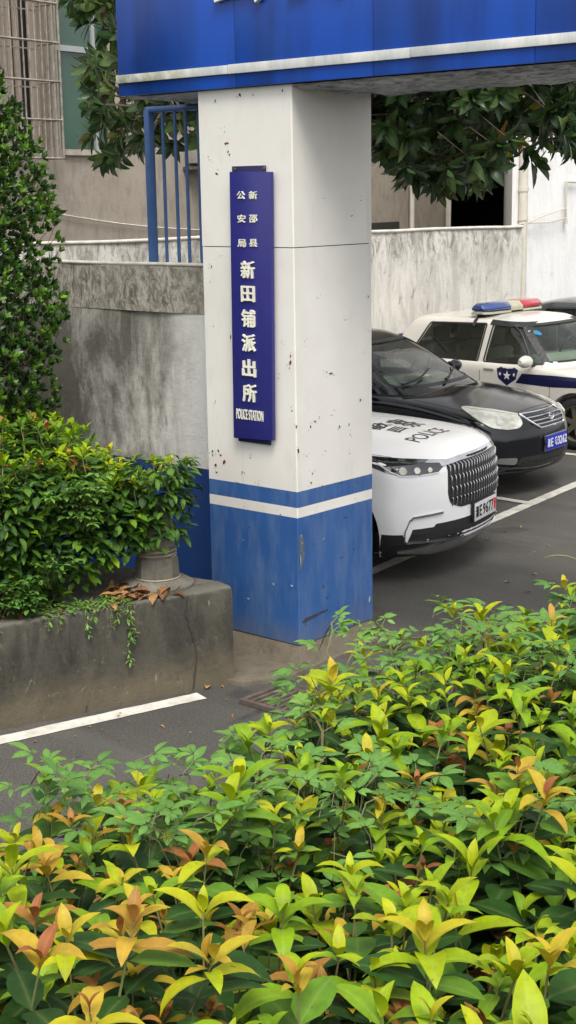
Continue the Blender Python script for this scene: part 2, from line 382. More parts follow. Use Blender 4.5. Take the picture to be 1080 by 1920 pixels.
class Leaves:
    def __init__(s, tpls): s.t = tpls; s.d = [[] for _ in tpls]
    def add(s, k, p, d, n, L, tone): s.d[k].append((*p, *d, *n, L, tone))
    def build(s, name, m, parent=None):
        V = []; Fa = []; T = []; base = 0
        for (tv, tf), dat in zip(s.t, s.d):
            if not dat: continue
            A = np.array(dat, float); P = A[:, 0:3]; D = A[:, 3:6]; N = A[:, 6:9]; L = A[:, 9]; to = A[:, 10]
            D /= np.linalg.norm(D, axis=1)[:, None]+1e-9
            S = np.cross(N, D); S /= np.linalg.norm(S, axis=1)[:, None]+1e-9; N = np.cross(D, S)
            X = P[:, None, :]+L[:, None, None]*(tv[None, :, 0, None]*D[:, None, :]+tv[None, :, 1, None]*S[:, None, :]+tv[None, :, 2, None]*N[:, None, :])
            k = len(tv); V.append(X.reshape(-1, 3)); T.append(np.repeat(to, k))
            Fa.append((tf[None, :, :]+(base+np.arange(len(A))*k)[:, None, None]).reshape(-1, 4)); base += len(A)*k
        V = np.concatenate(V); Fa = np.concatenate(Fa); T = np.concatenate(T)
        me = bpy.data.meshes.new(name); me.vertices.add(len(V)); me.vertices.foreach_set('co', V.ravel())
        me.loops.add(Fa.size); me.loops.foreach_set('vertex_index', Fa.ravel())
        me.polygons.add(len(Fa)); me.polygons.foreach_set('loop_start', np.arange(0, Fa.size, 4)); me.polygons.foreach_set('loop_total', np.full(len(Fa), 4))
        at = me.attributes.new('tone', 'FLOAT', 'POINT'); at.data.foreach_set('value', T)
        ar = me.attributes.new('rib', 'FLOAT', 'POINT'); ar.data.foreach_set('value', (np.arange(len(V)) % 3 == 1).astype(float))
        me.update(calc_edges=True); me.validate()
        me.polygons.foreach_set('use_smooth', np.ones(len(me.polygons), bool))
        return link(name, me, m, parent)
def rdir(el, az):
    return np.array([math.cos(el)*math.cos(az), math.cos(el)*math.sin(az), math.sin(el)])
def upn(d):
    z = np.array([0, 0, 1.]); n = z-d*d[2]
    if np.linalg.norm(n) < .2: n = np.array([-d[0], -d[1], .1])
    return n/np.linalg.norm(n)
UH = random.uniform
HT = [leaf_tpl(6, .34, 1.2, .3), leaf_tpl(6, .40, 1.7, .35), leaf_tpl(6, .40, .8, .28), leaf_tpl(5, .58, .45, .2), leaf_tpl(6, .30, 1.5, .45), leaf_tpl(3, .5, .5, .25)]
def hedge_shoot(Lv, st, p, h, sc, warm, coarse=False, lower=3):
    """p = tip position; leafy decussate shoot with a bright tip and darker leaves below"""
    lean = rdir(R(UH(68, 90)), UH(0, 2*PI)); base = p-lean*h
    st.tube([base, base+(p-base)*.5+rdir(0, UH(0, 6.28))*.012, p], [.0035*sc, .0028*sc, .0018*sc], 4, cap=False)
    a0 = UH(0, PI); young = warm
    npair = random.choice((2, 3, 3, 4))
    for k in range(npair):
        el = R((72, 46, 26, 8)[k]+UH(-14, 14)); az = a0+k*PI/2
        L = (.055, .084, .096, .098)[k]*sc*UH(.65, 1.2)
        pos = p-lean*(k*.014*sc)
        if k == 0: tn = min(1, young+UH(-.02, .16))
        elif k == 1: tn = young+UH(-.06, .08)
        else: tn = young-.04+UH(-.10, .06)
        for s_ in (0, 1):
            if random.random() < .08: continue
            d = rdir(el+R(UH(-8, 8)), az+s_*PI+UH(-.2, .2)); n = upn(d)
            Lv.add(random.choice((0, 1, 2, 4)) if not coarse else random.choice((0, 5)), pos, d, n, L, tn)
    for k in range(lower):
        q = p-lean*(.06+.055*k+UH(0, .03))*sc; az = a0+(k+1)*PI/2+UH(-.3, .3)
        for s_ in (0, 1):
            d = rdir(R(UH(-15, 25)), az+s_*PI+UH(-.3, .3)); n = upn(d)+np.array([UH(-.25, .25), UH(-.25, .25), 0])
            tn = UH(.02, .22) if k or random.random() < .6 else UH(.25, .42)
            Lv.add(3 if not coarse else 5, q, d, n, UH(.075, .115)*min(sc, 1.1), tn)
VT = [leaf_tpl(4, .40, .6, .28), leaf_tpl(4, .46, .4, .2)]
def vine_leaf(Lv, st, p, az, sc, tone):
    """one compound leaf with five leaflets on a stalk"""
    d0 = rdir(R(UH(0, 30)), az); up = upn(d0); side = np.cross(up, d0)
    c = p+d0*.05*sc
    st.tube([p-d0*.03*sc-np.array([0, 0, .05*sc]), p, c], .0014*sc, 3, cap=False)
    for a, L in ((0, .064), (.8, .050), (-.8, .050), (1.55, .036), (-1.55, .036)):
        d = d0*math.cos(a)+side*math.sin(a)+np.array([0, 0, UH(-.35, .18)])
        Lv.add(random.choice((0, 1)), c+d*.008*sc, d, up+np.array([UH(-.2, .2), UH(-.2, .2), 0]), L*sc*UH(.85, 1.2), tone+UH(-.12, .12))

def inpoly(x, y, P):
    r = False; j = len(P)-1
    for i in range(len(P)):
        if (P[i][1] > y) != (P[j][1] > y) and x < (P[j][0]-P[i][0])*(y-P[i][1])/(P[j][1]-P[i][1])+P[i][0]: r = not r
        j = i
    return r
def vnoise(x, y, s=1.0, seed=0):
    return (math.sin(x*s*1.7+seed)+math.sin(y*s*2.3+seed*1.7)+math.sin((x+y)*s*1.1+seed*.6)+math.sin((x-y)*s*3.1+seed*2.2)*.6)/3.6
SUNAZ = 133.0
# ================================================================== SETTING
def plane_grid(name, m, x0, x1, y0, y1, z, kind='structure'):
    mb = MB(); mb.add([(x0, y0, z), (x1, y0, z), (x1, y1, z), (x0, y1, z)], [(0, 1, 2, 3)])
    return tag(mb.build(name, m), kind=kind)
plane_grid('ground', MT['asphalt'], -150, 150, -150, 150, 0)

def strip_line(name, pts, w, z=.004, label=None, jag=True):
    """painted marking along a polyline with slightly worn edges"""
    mb = MB()
    a, b = Vector(pts[0]), Vector(pts[1]); d = (b-a); n = int(d.length/.06); d.normalize(); s = Vector((-d.y, d.x))
    v = []
    for i in range(n+1):
        p = a+(b-a)*(i/n)
        v += [(*(p+s*(w/2+UH(-.004, .004))), z), (*(p-s*(w/2+UH(-.004, .004))), z)]
    mb.add(v, [(2*i, 2*i+2, 2*i+3, 2*i+1) for i in range(n)])
    return mb.build(name, MT['line'])
def structure(o): return tag(o, kind='structure')
A = atZ(0, 1389); B = atZ(378, 1305); dd = (B-A).normalized()
structure(strip_line('road_marking', [(A-dd*1.5).xy, B.xy], .118))
A = atZ(790, 1032); B = atZ(1080, 908); dd = (B-A).normalized()
structure(strip_line('road_marking', [(A-dd*1.7).xy, (B+dd*5).xy], .115))
for (q, w) in ((atZ(957, 938), .1), (atZ(1060, 851), .1)):
    dd = Vector((-1, .06, 0)); st_ = q
    structure(strip_line('road_marking', [(st_.x-4.2, st_.y+.1), (st_.x+(.24 if q.y < 12 else .55), st_.y-.02)], w, .008))

# concrete apron and drain in front of the pillar
P0 = Vector((-5.55, 6.44, 0))
mb = MB(); mb.prism([(-6.6, 5.75), (-5.60, 5.98), (-5.46, 6.25), (-5.50, 7.28), (-6.6, 7.28)], -.05, .03)
structure(mb.build('pavement', MT['plinth'], bevel=.008))
g = thing('drain_grate', 'rusty iron drain grate set in the ground in front of the pillar', 'drain grate', (-5.1, 5.95, 0))
mb = MB(); gx0, gx1, gy0, gy1 = -5.42, -4.55, 5.75, 6.1
mb.box((gx0, gy0, .004), (gx1, gy0+.03, .03)); mb.box((gx0, gy1-.03, .004), (gx1, gy1, .03))
mb.box((gx0, gy0+.03, .004), (gx0+.03, gy1-.03, .03)); mb.box((gx1-.03, gy0+.03, .004), (gx1, gy1-.03, .03))
mb.build('grate_frame', MT['iron'], g)
mb = MB()
for i in range(17):
    x = gx0+.055+i*.047; mb.box((x, gy0+.03, .006), (x+.02, gy1-.03, .027))
mb.build('bars', MT['iron'], g)
mb = MB(); mb.box((gx0+.01, gy0+.01, .0015), (gx1-.01, gy1-.01, .0035)); mb.build('drain_pit', MT['dark'], g)

# ================================================================== GATE PILLAR
X0, X1, Y0, Y1 = -6.285, -5.55, 6.438, 7.171
pl = thing('gate_pillar', 'white square gate pillar with a blue base and chipped paint, holding up the blue canopy', 'pillar', (X0+.367, Y0+.367, 0))
def ringtube(z0, z1, g, nz=1, c=.006):
    mb = MB(); x0, x1, y0, y1 = X0-g, X1+g, Y0-g, Y1+g
    pts = [(x0+c, y0), (x1-c, y0), (x1, y0+c), (x1, y1-c), (x1-c, y1), (x0+c, y1), (x0, y1-c), (x0, y0+c)]
    v = [(*p, z0+(z1-z0)*k/nz) for k in range(nz+1) for p in pts]
    mb.add(v, [(k*8+i, k*8+(i+1) % 8, (k+1)*8+(i+1) % 8, (k+1)*8+i) for k in range(nz) for i in range(8)])
    return mb
mb = MB(); mb.box((X0+.012, Y0+.012, .12), (X1-.012, Y1-.012, 3.45)); mb.build('core', MT['chip'], pl)
mb = MB(); zz = [(.03, .05), (.09, .02), (.147, -.004)]
for k, (z, g_) in enumerate(zz): mb.v += [(X0-g_, Y0-g_, z), (X1+g_, Y0-g_, z), (X1+g_, Y1+g_, z), (X0-g_, Y1+g_, z)]
mb.add([], [])
for k in range(2):
    for i in range(4): mb.f.append((k*4+i, k*4+(i+1) % 4, k*4+4+(i+1) % 4, k*4+4+i)); mb.mi.append(0)
mb.f.append((8, 9, 10, 11)); mb.mi.append(0); mb.build('plinth', MT['plinth'], pl, bevel=.006)
ringtube(.152, .947, 0).build('blue_base', MT['cb'], pl)
ringtube(.947, 1.009, 0).build('white_stripe', MT['cw'], pl)
ringtube(1.009, 1.107, 0).build('blue_stripe', MT['cb'], pl)
ringtube(1.107, 2.540, 0).build('lower_cladding', MT['cw'], pl)
ringtube(2.545, 3.45, .0015).build('upper_cladding', MT['cw'], pl)
# chips: small irregular flakes just proud of the cladding
def flake(mb, cx, cz, w, h, face, g=.0012):
    n = random.randint(5, 8); a0 = UH(0, 6)
    q = [(math.cos(a0+2*PI*i/n)*UH(.45, 1.), math.sin(a0+2*PI*i/n)*UH(.45, 1.)) for i in range(n)]
    sh = UH(-.5, .5)
    p2 = [(cx+(a+b*sh)*w/2, cz+b*h/2) for a, b in q]
    if face == 'f': vs = [(a, Y0-g-.0015, b) for a, b in p2]
    else: vs = [(X1+g+.0015, a, b) for a, b in p2]
    mb.add(vs, [tuple(range(n))])
cd = MB(); cr = MB(); cwh = MB()
def FP(px, py): return atPlane(px, py, Vector((0, Y0, 0)), Vector((0, 1, 0)))
def SP(px, py): return atPlane(px, py, Vector((X1, 0, 0)), Vector((1, 0, 0)))
front = [(404,190,6,13),(428,285,7,8),(424,269,12,7),(407,326,9,8),(433,632,6,14),(397,500,4,9),(410,845,6,10),(399,846,5,9),(399,853,4,9),(414,853,5,9),(405,872,6,11),(406,886,5,6),(455,885,5,5),(545,668,4,9),(543,690,5,4),(548,770,5,4),(556,800,4,9),(560,845,5,14),(522,710,4,3),(530,640,4,3),(470,858,7,4),(412,480,3,3),(394,530,3,3),(400,610,3,3),(404,755,3,6),(450,178,12,9),(475,178,4,10),(530,170,6,9),(393,300,3,3),(415,240,3,3),(448,905,4,3),(459,950,5,3),(468,988,6,4),(526,965,5,4),(480,905,3,3)]
for x, y, w, h in front:
    q = FP(x, y); flake(cd, q.x, q.z, w/235*random.choice((.55, .9)), h/300*.8, 'f')
    for _ in range(2):
        flake(cd, q.x+UH(-.03, .03), q.z+UH(-.03, .03), UH(.004, .01), UH(.004, .012), 'f')
for x, y, w, h in [(421,866,8,11),(427,268,8,5),(545,680,6,12),(431,290,4,4)]:
    q = FP(x, y); flake(cr, q.x, q.z, w/240, h/300, 'f', .002)
side = [(606,372,3,3),(659,405,4,4),(676,376,3,3),(690,556,3,8),(594,558,3,3),(646,600,4,3),(620,700,14,4),(612,698,6,5),(675,750,4,9),(582,800,4,9),(590,790,8,5),(598,782,5,4),(622,778,4,4),(636,800,3,10),(654,796,3,8),(656,815,3,8),(655,850,6,3),(610,845,5,4),(575,855,4,5),(585,888,6,6),(604,912,5,5),(672,905,4,5),(640,905,4,6),(583,905,5,5),(684,660,3,3),(570,640,3,5),(665,935,4,5),(634,1130,5,4),(606,1100,6,12),(612,1120,4,8),(648,970,10,3),(663,1030,4,9),(640,1045,25,2),(590,1020,3,4),(573,1170,4,8),(690,620,3,3)]
for x, y, w, h in side:
    q = SP(x, y); flake(cd, q.y, q.z, w/190*random.choice((.5, .9)), h/300*.8, 's')
    for _ in range(2):
        flake(cd, q.y+UH(-.03, .03), q.z+UH(-.03, .03), UH(.004, .01), UH(.004, .01), 's')
# long dark scrape and the torn corner of the cladding
a, b = SP(566, 1165), SP(614, 1142)
cd.add([(X1+.003, a.y, a.z-.008), (X1+.003, a.y+.02, a.z-.012), (X1+.003, b.y, b.z-.004), (X1+.003, b.y+.004, b.z+.003), (X1+.003, a.y+.03, a.z+.012)], [(0, 1, 2, 3, 4)])
a = SP(566, 1005); b = SP(566, 1070)
tc = MB(); tc.add([(X1+.003, Y0+.004, b.z), (X1+.003, Y0+.03, b.z+.02), (X1+.003, Y0+.055, b.z+.09), (X1+.003, Y0+.06, a.z-.03), (X1+.003, Y0+.04, a.z), (X1+.003, Y0+.004, a.z+.01)], [(0, 1, 2, 3, 4, 5)])
tc.build('torn_patch', simple('scraped_grey', (.10, .13, .17), .6, c2=(.04, .06, .09), scale=20), pl)
for (x, y, w, h, f) in [(514,1095,9,12,'f'),(548,1098,10,7,'f'),(467,1122,11,7,'f'),(457,1012,7,5,'f'),(606,1010,12,5,'s'),(564,1004,6,9,'s'),(563,1050,4,40,'s'),(692,1123,9,20,'s'),(566,1018,5,6,'s')]:
    q = FP(x, y) if f == 'f' else SP(x, y)
    flake(cwh, q.x if f == 'f' else q.y, q.z, w/220*.6, h/300*.7, f, .003)
cd.build('paint_chips', MT['chip'], pl); cr.build('red_paint_spots', MT['red'], pl)
cwh.build('pale_scratches', simple('pale_scratch', (.33, .40, .46), .7, c2=(.2, .28, .36)), pl)

# ------------------------------------------------------------------ canopy over the gate
cn = thing('gate_canopy', 'blue box canopy over the gateway with a weathered white strip along its lower edge', 'canopy', (-6.93, 6.40, 3.45))
CY = 6.395; cz0, cz1 = 3.452, 4.62; cxL, cxR = -6.925, 1.6
mb = MB(); x = cxL
while x < cxR-.05:
    x2 = min(cxR, x+UH(.98, 1.0)); mb.box((x, CY+UH(0, .003), cz0), (x2-.003, CY+.03, cz1)); x = x2
mb.build('front_panels', MT['sb'], cn, bevel=.002)
mb = MB(); mb.box((cxL+.002, CY+.033, cz0+.002), (cxR-.003, 7.28, cz1-.01)); mb.build('body', MT['sb'], cn)
mb = MB(); x = cxL-.006
for L in (.95, 1.3, 1.25, 1.28, 1.3, 1.25, 1.3):
    mb.box((x, CY-.016, 3.527+UH(-.002, .002)), (min(x+L-.004, cxR), CY-.002, 3.577+UH(-.002, .002))); x += L
mb.build('white_strip', MT['strip'], cn, bevel=.003)
# crumpled sheet metal soffit
mb = MB(); nx, ny = 120, 12
for j in range(ny+1):
    for i in range(nx+1):
        X = cxL+.02+(cxR-cxL-.05)*i/nx; Y = CY+.035+(7.26-CY-.035)*j/ny
        e = 0 if j in (0,) else 1
        mb.v.append((X, Y, cz0-.006-e*(.018+.022*abs(vnoise(X*3, Y*6, 2.2, 3))+.012*vnoise(X*9, Y*9, 2, 1)*.5+UH(0, .006))*(1 if X > X1+.03 else .3)))
for j in range(ny):
    for i in range(nx):
        a = j*(nx+1)+i; mb.f.append((a, a+1, a+nx+2, a+nx+1)); mb.mi.append(0)
mb.build('soffit_sheet', MT['metalunder'], cn)
zl = FP(432, 8).z-.02
for ch, X in (('公', -5.895), ('安', -5.30), ):
    mb = MB(); geo = text_geo(ch, .43, .43, .012)
    raised(mb, geo, lambda a, b: (X+a, CY-.004, zl+.215+b), lambda a, b: (X+a, CY-.035, zl+.215+b)); mb.build('large_character', MT['letter'], cn)

# ------------------------------------------------------------------ hanging sign board
BY = Y0-.05
def BP(px, py): return atPlane(px, py, Vector((0, BY, 0)), Vector((0, 1, 0)))
bd = thing('station_sign', 'tall navy blue sign board with raised cream letters on the white pillar front', 'sign board', (-5.88, Y0, 1.35))
tl, tr, bl, br = BP(430, 322), BP(507, 318), BP(438, 821), BP(511, 830)
mb = MB()
mb.add([(tl.x, BY, tl.z), (tr.x, BY, tr.z-.012), (br.x, BY, br.z+.012), (bl.x, BY, bl.z),
        (tl.x, BY+.028, tl.z), (tr.x, BY+.028, tr.z-.012), (br.x, BY+.028, br.z+.012), (bl.x, BY+.028, bl.z)],
       [(0, 1, 2, 3), (7, 6, 5, 4), (0, 4, 5, 1), (1, 5, 6, 2), (2, 6, 7, 3), (3, 7, 4, 0)])
mb.build('board_face', MT['board'], bd, bevel=.003)
mb = MB(); u0, u1 = FP(439, 312), FP(511, 834)
mb.box((u0.x, Y0-.02, u1.z), (u1.x-.006, Y0-.003, u0.z)); mb.build('backing_plate', simple('dark_navy_backing', (.012, .012, .06), .5), bd, bevel=.002)
mb = MB()
for x, y in ((445, 317), (500, 315)):
    q = FP(x, y); mb = MB(); mb.lathe([(0, -.026), (.007, -.026), (.009, -.02)], 10, (q.x, Y0, q.z), 'y'); mb.build('screw', MT['iron'], bd)
def glyph(ch, px, py, pw, ph, bold=.012, dep=.009, mi=0):
    lb = MB(); c = BP(px, py); w = abs(BP(px+pw/2, py).x-BP(px-pw/2, py).x); h = abs(BP(px, py-ph/2).z-BP(px, py+ph/2).z)
    for k, (dx, dz) in enumerate(((-1, 0), (1, 0), (0, .8), (0, -.8))):
        dx *= .022*w*bold/.02; dz *= .012*h*bold/.02; e = .0004*k
        raised(lb, text_geo(ch, w*.96, h*.97, 0.004), lambda a, b: (c.x+a+dx, BY-.001, c.z+b+dz), lambda a, b: (c.x+a+dx, BY-dep-e, c.z+b+dz))
    lb.build('raised_character', MT['letter'], bd)
for ch, x, y in (('公', 452.5, 366), ('安', 453.5, 410), ('局', 454, 456), ('新', 475, 366), ('邵', 475.5, 410), ('县', 475.5, 455.5)): glyph(ch, x, y, 15.5, 15, .022, .005)
for ch, x, y in (('新', 465.5, 505.5), ('田', 466, 551), ('铺', 467, 597), ('派', 467.5, 643), ('出', 468, 690), ('所', 469, 737)): glyph(ch, x, y, 25, 33 if ch != '田' else 30, .03, .009)
lb = MB(); c = BP(469, 778); w = BP(494, 778).x-BP(444, 778).x
raised(lb, text_geo('POLICE STATION', w, .062, .006), lambda a, b: (c.x+a, BY-.001, c.z+b), lambda a, b: (c.x+a, BY-.006, c.z+b))
lb.build('english_lettering', MT['letter'], bd)

# ------------------------------------------------------------------ near wall with blue dado, railing on top
WY = 6.85
nw = thing('yard_wall', 'tall stained plaster wall with a blue painted foot and rough cement top, joining the pillar', 'wall', (-6.3, WY, 0))
wl = -13.2; wr_ = X0-.001
def slab(x0, x1, y0, y1, z0, z1, nx=60, nz=16, amp=.006, seed=0, topwave=0):
    """a wall slab with a slightly uneven front face and top edge"""
    mb = MB(); V = []
    for k in range(nz+1):
        for i in range(nx+1):
            x = x0+(x1-x0)*i/nx; z = z0+(z1-z0)*k/nz
            zz = z+(topwave*vnoise(x, 3, 2.4, seed) if k == nz else 0)
            V.append((x, y0+amp*vnoise(x, z, 3, seed), zz))
    Fs = [(k*(nx+1)+i, k*(nx+1)+i+1, (k+1)*(nx+1)+i+1, (k+1)*(nx+1)+i) for k in range(nz) for i in range(nx)]
    b = len(V); top = [nz*(nx+1)+i for i in range(nx+1)]
    for i in range(nx+1): V.append((x0+(x1-x0)*i/nx, y1, V[top[i]][2]))
    Fs += [(top[i], top[i+1], b+i+1, b+i) for i in range(nx)]
    c = len(V); V += [(x0, y1, z0), (x1, y1, z0)]
    Fs += [(c, b, b+nx, c+1), tuple([k*(nx+1) for k in range(nz+1)]+[b, c]), tuple([c+1, b+nx]+[k*(nx+1)+nx for k in range(nz, -1, -1)])]
    mb.add(V, Fs); return mb
slab(wl, wr_, WY, WY+.22, 1.055, 2.085).build('plaster_face', MT['wall'], nw, smooth=50)
slab(wl, wr_, WY+.003, WY+.22, 0, 1.054).build('blue_foot', MT['wallblue'], nw, smooth=50)
slab(wl, wr_, WY-.010, WY+.23, 2.086, 2.392, 160, 14, .014, 4, .006).build('cement_top', MT['cement'], nw, smooth=50)
mb = MB(); mb.tube([(wl+(wr_-wl)*i/20, WY-.004, 2.403+.008*vnoise(i*.3, 1, 2)) for i in range(21)], .013, 8); mb.build('coping_edge', MT['coping'], nw, smooth=60)

rl = thing('blue_railing', 'narrow blue steel railing standing on the yard wall beside the white pillar', 'railing', (-6.9, WY+.1, 2.4))
RY = WY+.1
def RP(px, py): return atPlane(px, py, Vector((0, RY, 0)), Vector((0, 1, 0)))
zt = RP(325, 203).z; xL = RP(284, 350).x
mb = MB(); mb.tube([(xL-.02, RY, zt), (X0, RY, zt-.005)], .022, 10); mb.build('top_rail', MT['railblue'], rl, smooth=50)
mb = MB(); mb.box((xL-.028, RY-.025, 2.39), (xL+.022, RY+.025, zt)); mb.build('post', MT['railblue'], rl, bevel=.006)
for px in (309, 332, 352, 375):
    X = RP(px, 350).x
    mb = MB(); mb.tube([(X, RY, 2.38), (X+UH(-.006, .006), RY, zt-.01)], .0115, 8); mb.build('bar', MT['railblue'], rl, smooth=50)

# ------------------------------------------------------------------ perimeter wall
pa = Vector((-13.3, 8.2, 0)); pb = Vector((-11.15, 17.85, 0))
pw_ = thing('perimeter_wall', 'long pale weathered wall behind the parked cars with a lime-streaked top', 'wall', (pa.x, pa.y, 0))
dirp = (pb-pa).normalized(); Lp = (pb-pa).length; angp = math.atan2(dirp.y, dirp.x)
Mp = Matrix.Translation(pa) @ Matrix.Rotation(angp, 4, 'Z')
def onwall(mb): mb.v = [tuple(Mp @ Vector(q)) for q in mb.v]; return mb
onwall(slab(0, Lp, 0, .24, 1.0, 2.33, 150, 34, .012, 2, .012)).build('wall_face', MT['perim'], pw_, smooth=50)
onwall(slab(0, Lp, .003, .24, 0, .999)).build('blue_foot', MT['wallblue'], pw_, smooth=50)
mb = MB(); mb.tube([(Lp*i/30, .0, 2.345+.012*vnoise(i*.3, 2, 2)) for i in range(31)], .022, 8); onwall(mb).build('coping_edge', MT['coping'], pw_, smooth=60)

# ------------------------------------------------------------------ beige house behind
azf = R(34.4); fd = CW(math.sin(azf), math.cos(azf)); fd.normalize(); fn = Vector((fd.y, -fd.x, 0))   # along the facade, outward
FO = atD(172, 300, 19.0); FO.z = 0
def fu(px, py, off=0.0):
    q = atPlane(px, py, FO+fn*off, fn); return ((q-FO).dot(fd), q.z)
def FQ(u, z, off=0.0): return FO+fd*u+fn*off+Vector((0, 0, z))
def fbox(mb, u0, u1, z0, z1, o0, o1, mi=0):
    M4 = Matrix(((fd.x, fn.x, 0, FO.x), (fd.y, fn.y, 0, FO.y), (0, 0, 1, 0), (0, 0, 0, 1)))
    return mb.box((u0, o0, z0), (u1, o1, z1), mi, M4)
hs = thing('beige_house', 'beige rendered house behind the walls with green glazing and barred window', 'house', tuple(FO))
gu0 = fu(114, 200)[0]; gu1 = fu(215, 200)[0]; gz0 = fu(170, 281)[1]; lz = fu(160, 92)[1]
wu0 = fu(-60, 150)[0]; wu1 = fu(104, 200)[0]
ou0, oz = fu(842, 336); ou1 = fu(1010, 380)[0]; gtop = gz0+2.6
mb = MB()
fbox(mb, -9, wu0, 0, 7.5, -.3, 0); fbox(mb, wu0+.001, gu1, 0, gz0-.001, -.3, -.001); fbox(mb, wu0+.001, gu1, gtop, 7.5, -.3, -.001)
fbox(mb, gu1+.001, ou0, 0, 7.5, -.3, 0); fbox(mb, ou0+.001, ou1, oz, 7.5, -.3, -.001); fbox(mb, ou1+.001, ou1+3, 0, 7.5, -.3, 0)
mb.build('facade', MT['beige'], hs)
mb = MB(); fbox(mb, -9, ou1+3, 7.5, 7.7, -6, .25); fbox(mb, -9, ou1+3, 0, 7.5, -6.2, -6); mb.build('roof', MT['cement'], hs)
mb = MB(); fbox(mb, ou0-.2, ou1+.2, .01, oz+.3, -3.4, -3.2); fbox(mb, ou0-.3, ou0-.2, .01, oz+.3, -3.2, -.31); fbox(mb, ou1+.2, ou1+.3, .01, oz+.3, -3.2, -.31); fbox(mb, ou0-.3, ou1+.3, oz+.3, oz+.4, -3.4, -.31)
mb.build('dark_recess', MT['dark'], hs)
mb = MB(); u = fu(873, 400)[0]; fbox(mb, u, u+.4, 0.01, 2.6, -.9, -.6); mb.build('recess_post', simple('dim_concrete', (.08, .075, .07), .9), hs)
mb = MB(); fbox(mb, gu0, gu1, gz0, gtop, -.16, -.13); mb.build('green_glazing', MT['greenglass'], hs)
mb = MB()
fbox(mb, gu0, gu1, lz-.035, lz+.035, -.13, -.09); mu = fu(193, 250)[0]
fbox(mb, mu-.025, mu+.025, gz0+.001, lz-.036, -.129, -.095); fbox(mb, mu-.025, mu+.025, lz+.036, gtop-.001, -.129, -.095)
mb.build('window_frame', MT['alu'], hs)
mb = MB(); fbox(mb, gu0, gu1+.06, gz0-.07, gz0+.0, .0015, .05); mb.build('window_sill', simple('pale_sill', (.46, .42, .35), .8, c2=(.33, .29, .24)), hs)
wn = MB(); fbox(wn, wu0, gu0-.10, gz0, gtop, -.27, -.24); wo = wn.build('barred_window', MT['dark'], hs)
mb = MB()   # folded curtain / inner boards
u = wu0+.05; k = 0
while u < gu0-.14:
    w = UH(.10, .2); o = -.20+UH(-.02, .03)
    if k % 4 != 3: fbox(mb, u, u+w-.012, gz0+.02, gtop-.02, o, o+.02)
    u += w; k += 1
mb.build('curtain', MT['curtain'], wo)
mb = MB(); fbox(mb, gu0-.12, gu0-.001, gz0, gtop, -.25, -.02); mb.build('window_pier', MT['beige'], hs)
# protruding window cage
cu1 = fu(118, 250, .35)[0]; cu0 = cu1-2.6; cz_b = fu(115, 297, .35)[1]; ct = cz_b+2.9
cg = MB()
def fbar(u0, z0, o0, u1, z1, o1, r): cg.tube([FQ(u0, z0, o0), FQ(u1, z1, o1)], r, 6)
nb = 26
for i in range(nb+1):
    u = cu0+(cu1-cu0)*i/nb; fbar(u, cz_b, .35, u, ct, .35, .010 if i % 26 else .016)
for i in range(8):
    z = cz_b+.44*i; fbar(cu0, z, .35, cu1, z, .35, .015); fbar(cu1, z, .35, cu1, z, .01, .012)
    fbar(cu0, z-.05, .02, cu1, z-.05, .02, .010); fbar(cu0, z, .35, cu0, z, .01, .012)
for i in range(4): fbar(cu1, cz_b, .07+.07*i, cu1, ct, .07+.07*i, .008)
cgo = cg.build('window_cage', MT['bars'], hs, smooth=60)
for px, r, c in ((765, .045, 'pvc'), (833, .05, 'pvc')):
    u = fu(px, 400)[0]; mb = MB(); mb.tube([FQ(u, 0, .08), FQ(u, 3.1 if px == 765 else 3.2, .08)], r, 10)
    mb.build('drain_pipe', MT[c], hs, smooth=60)
mb = MB(); a = fu(845, 338, .3); b = fu(838, 425, .3); mb.tube([FQ(a[0], a[1]+.05, .3), FQ(b[0], 0, .3)], .022, 6); mb.build('pole', MT['pvc'], hs)
mb = MB(); a = fu(703, 421); b = fu(747, 421); fbox(mb, a[0]-1.5, b[0], a[1]-.35, a[1]+.03, .002, .02); mb.build('vent', MT['dark'], hs)
mb = MB(); a = fu(700, 305, .0)
u5 = fu(345, 262)[0]; z5 = fu(345, 290)[1]
fbox(mb, u5, u5+.9, z5-.12, z5+.5, .05, .38); mb.build('air_unit', simple('old_unit', (.33, .31, .28), .6), hs, bevel=.02)
mb = MB(); fbox(mb, u5-.05, u5+.95, z5-.2, z5-.16, .003, .5); mb.build('unit_bracket', MT['iron'], hs)
# slack cable
mb = MB(); pts = []
a = fu(60, 392, .05); b = fu(395, 432, .05)
for i in range(25):
    t = i/24; pts.append(FQ(a[0]+(b[0]-a[0])*t, a[1]+(b[1]-a[1])*t-.05*math.sin(PI*t), .04))
mb.tube(pts, .010, 5); tag(mb.build('slack_cable', MT['coping']), 'thin pale cable sagging across the beige house wall', 'cable')

# ------------------------------------------------------------------ white building on the right
wb = thing('white_building', 'plain white rendered building at the right end of the perimeter wall', 'building', (-11.2, 18.0, 0))
wa = Vector((-11.33, 17.86, 0)); wd = Vector((.10, 1, 0)).normalized()
Mw = Matrix(((wd.x, wd.y, 0, wa.x), (wd.y, -wd.x, 0, wa.y), (0, 0, 1, 0), (0, 0, 0, 1)))
far_ = atD(946, 300, 27.5)
fpn = [wa, wa+wd*22, wa+wd*22+Vector((-7, 2, 0)), Vector((far_.x, far_.y, 0))]
mb = MB(); mb.prism([(q.x, q.y) for q in fpn], 0, 8.5); mb.build('wall_block', MT['whitewall'], wb)
mb = MB(); mb.prism([(q.x, q.y) for q in fpn], 8.502, 8.7); mb.build('roof_edge', MT['coping'], wb)
wn_ = Vector((wd.y, -wd.x, 0))
def WPt(px, py, off=.06):
    return atPlane(px, py, wa+wn_*off, wn_)
q = WPt(980, 450); mb = MB()
mb.tube([(q.x, q.y, 0), (q.x, q.y, 5.5)], .062, 14)
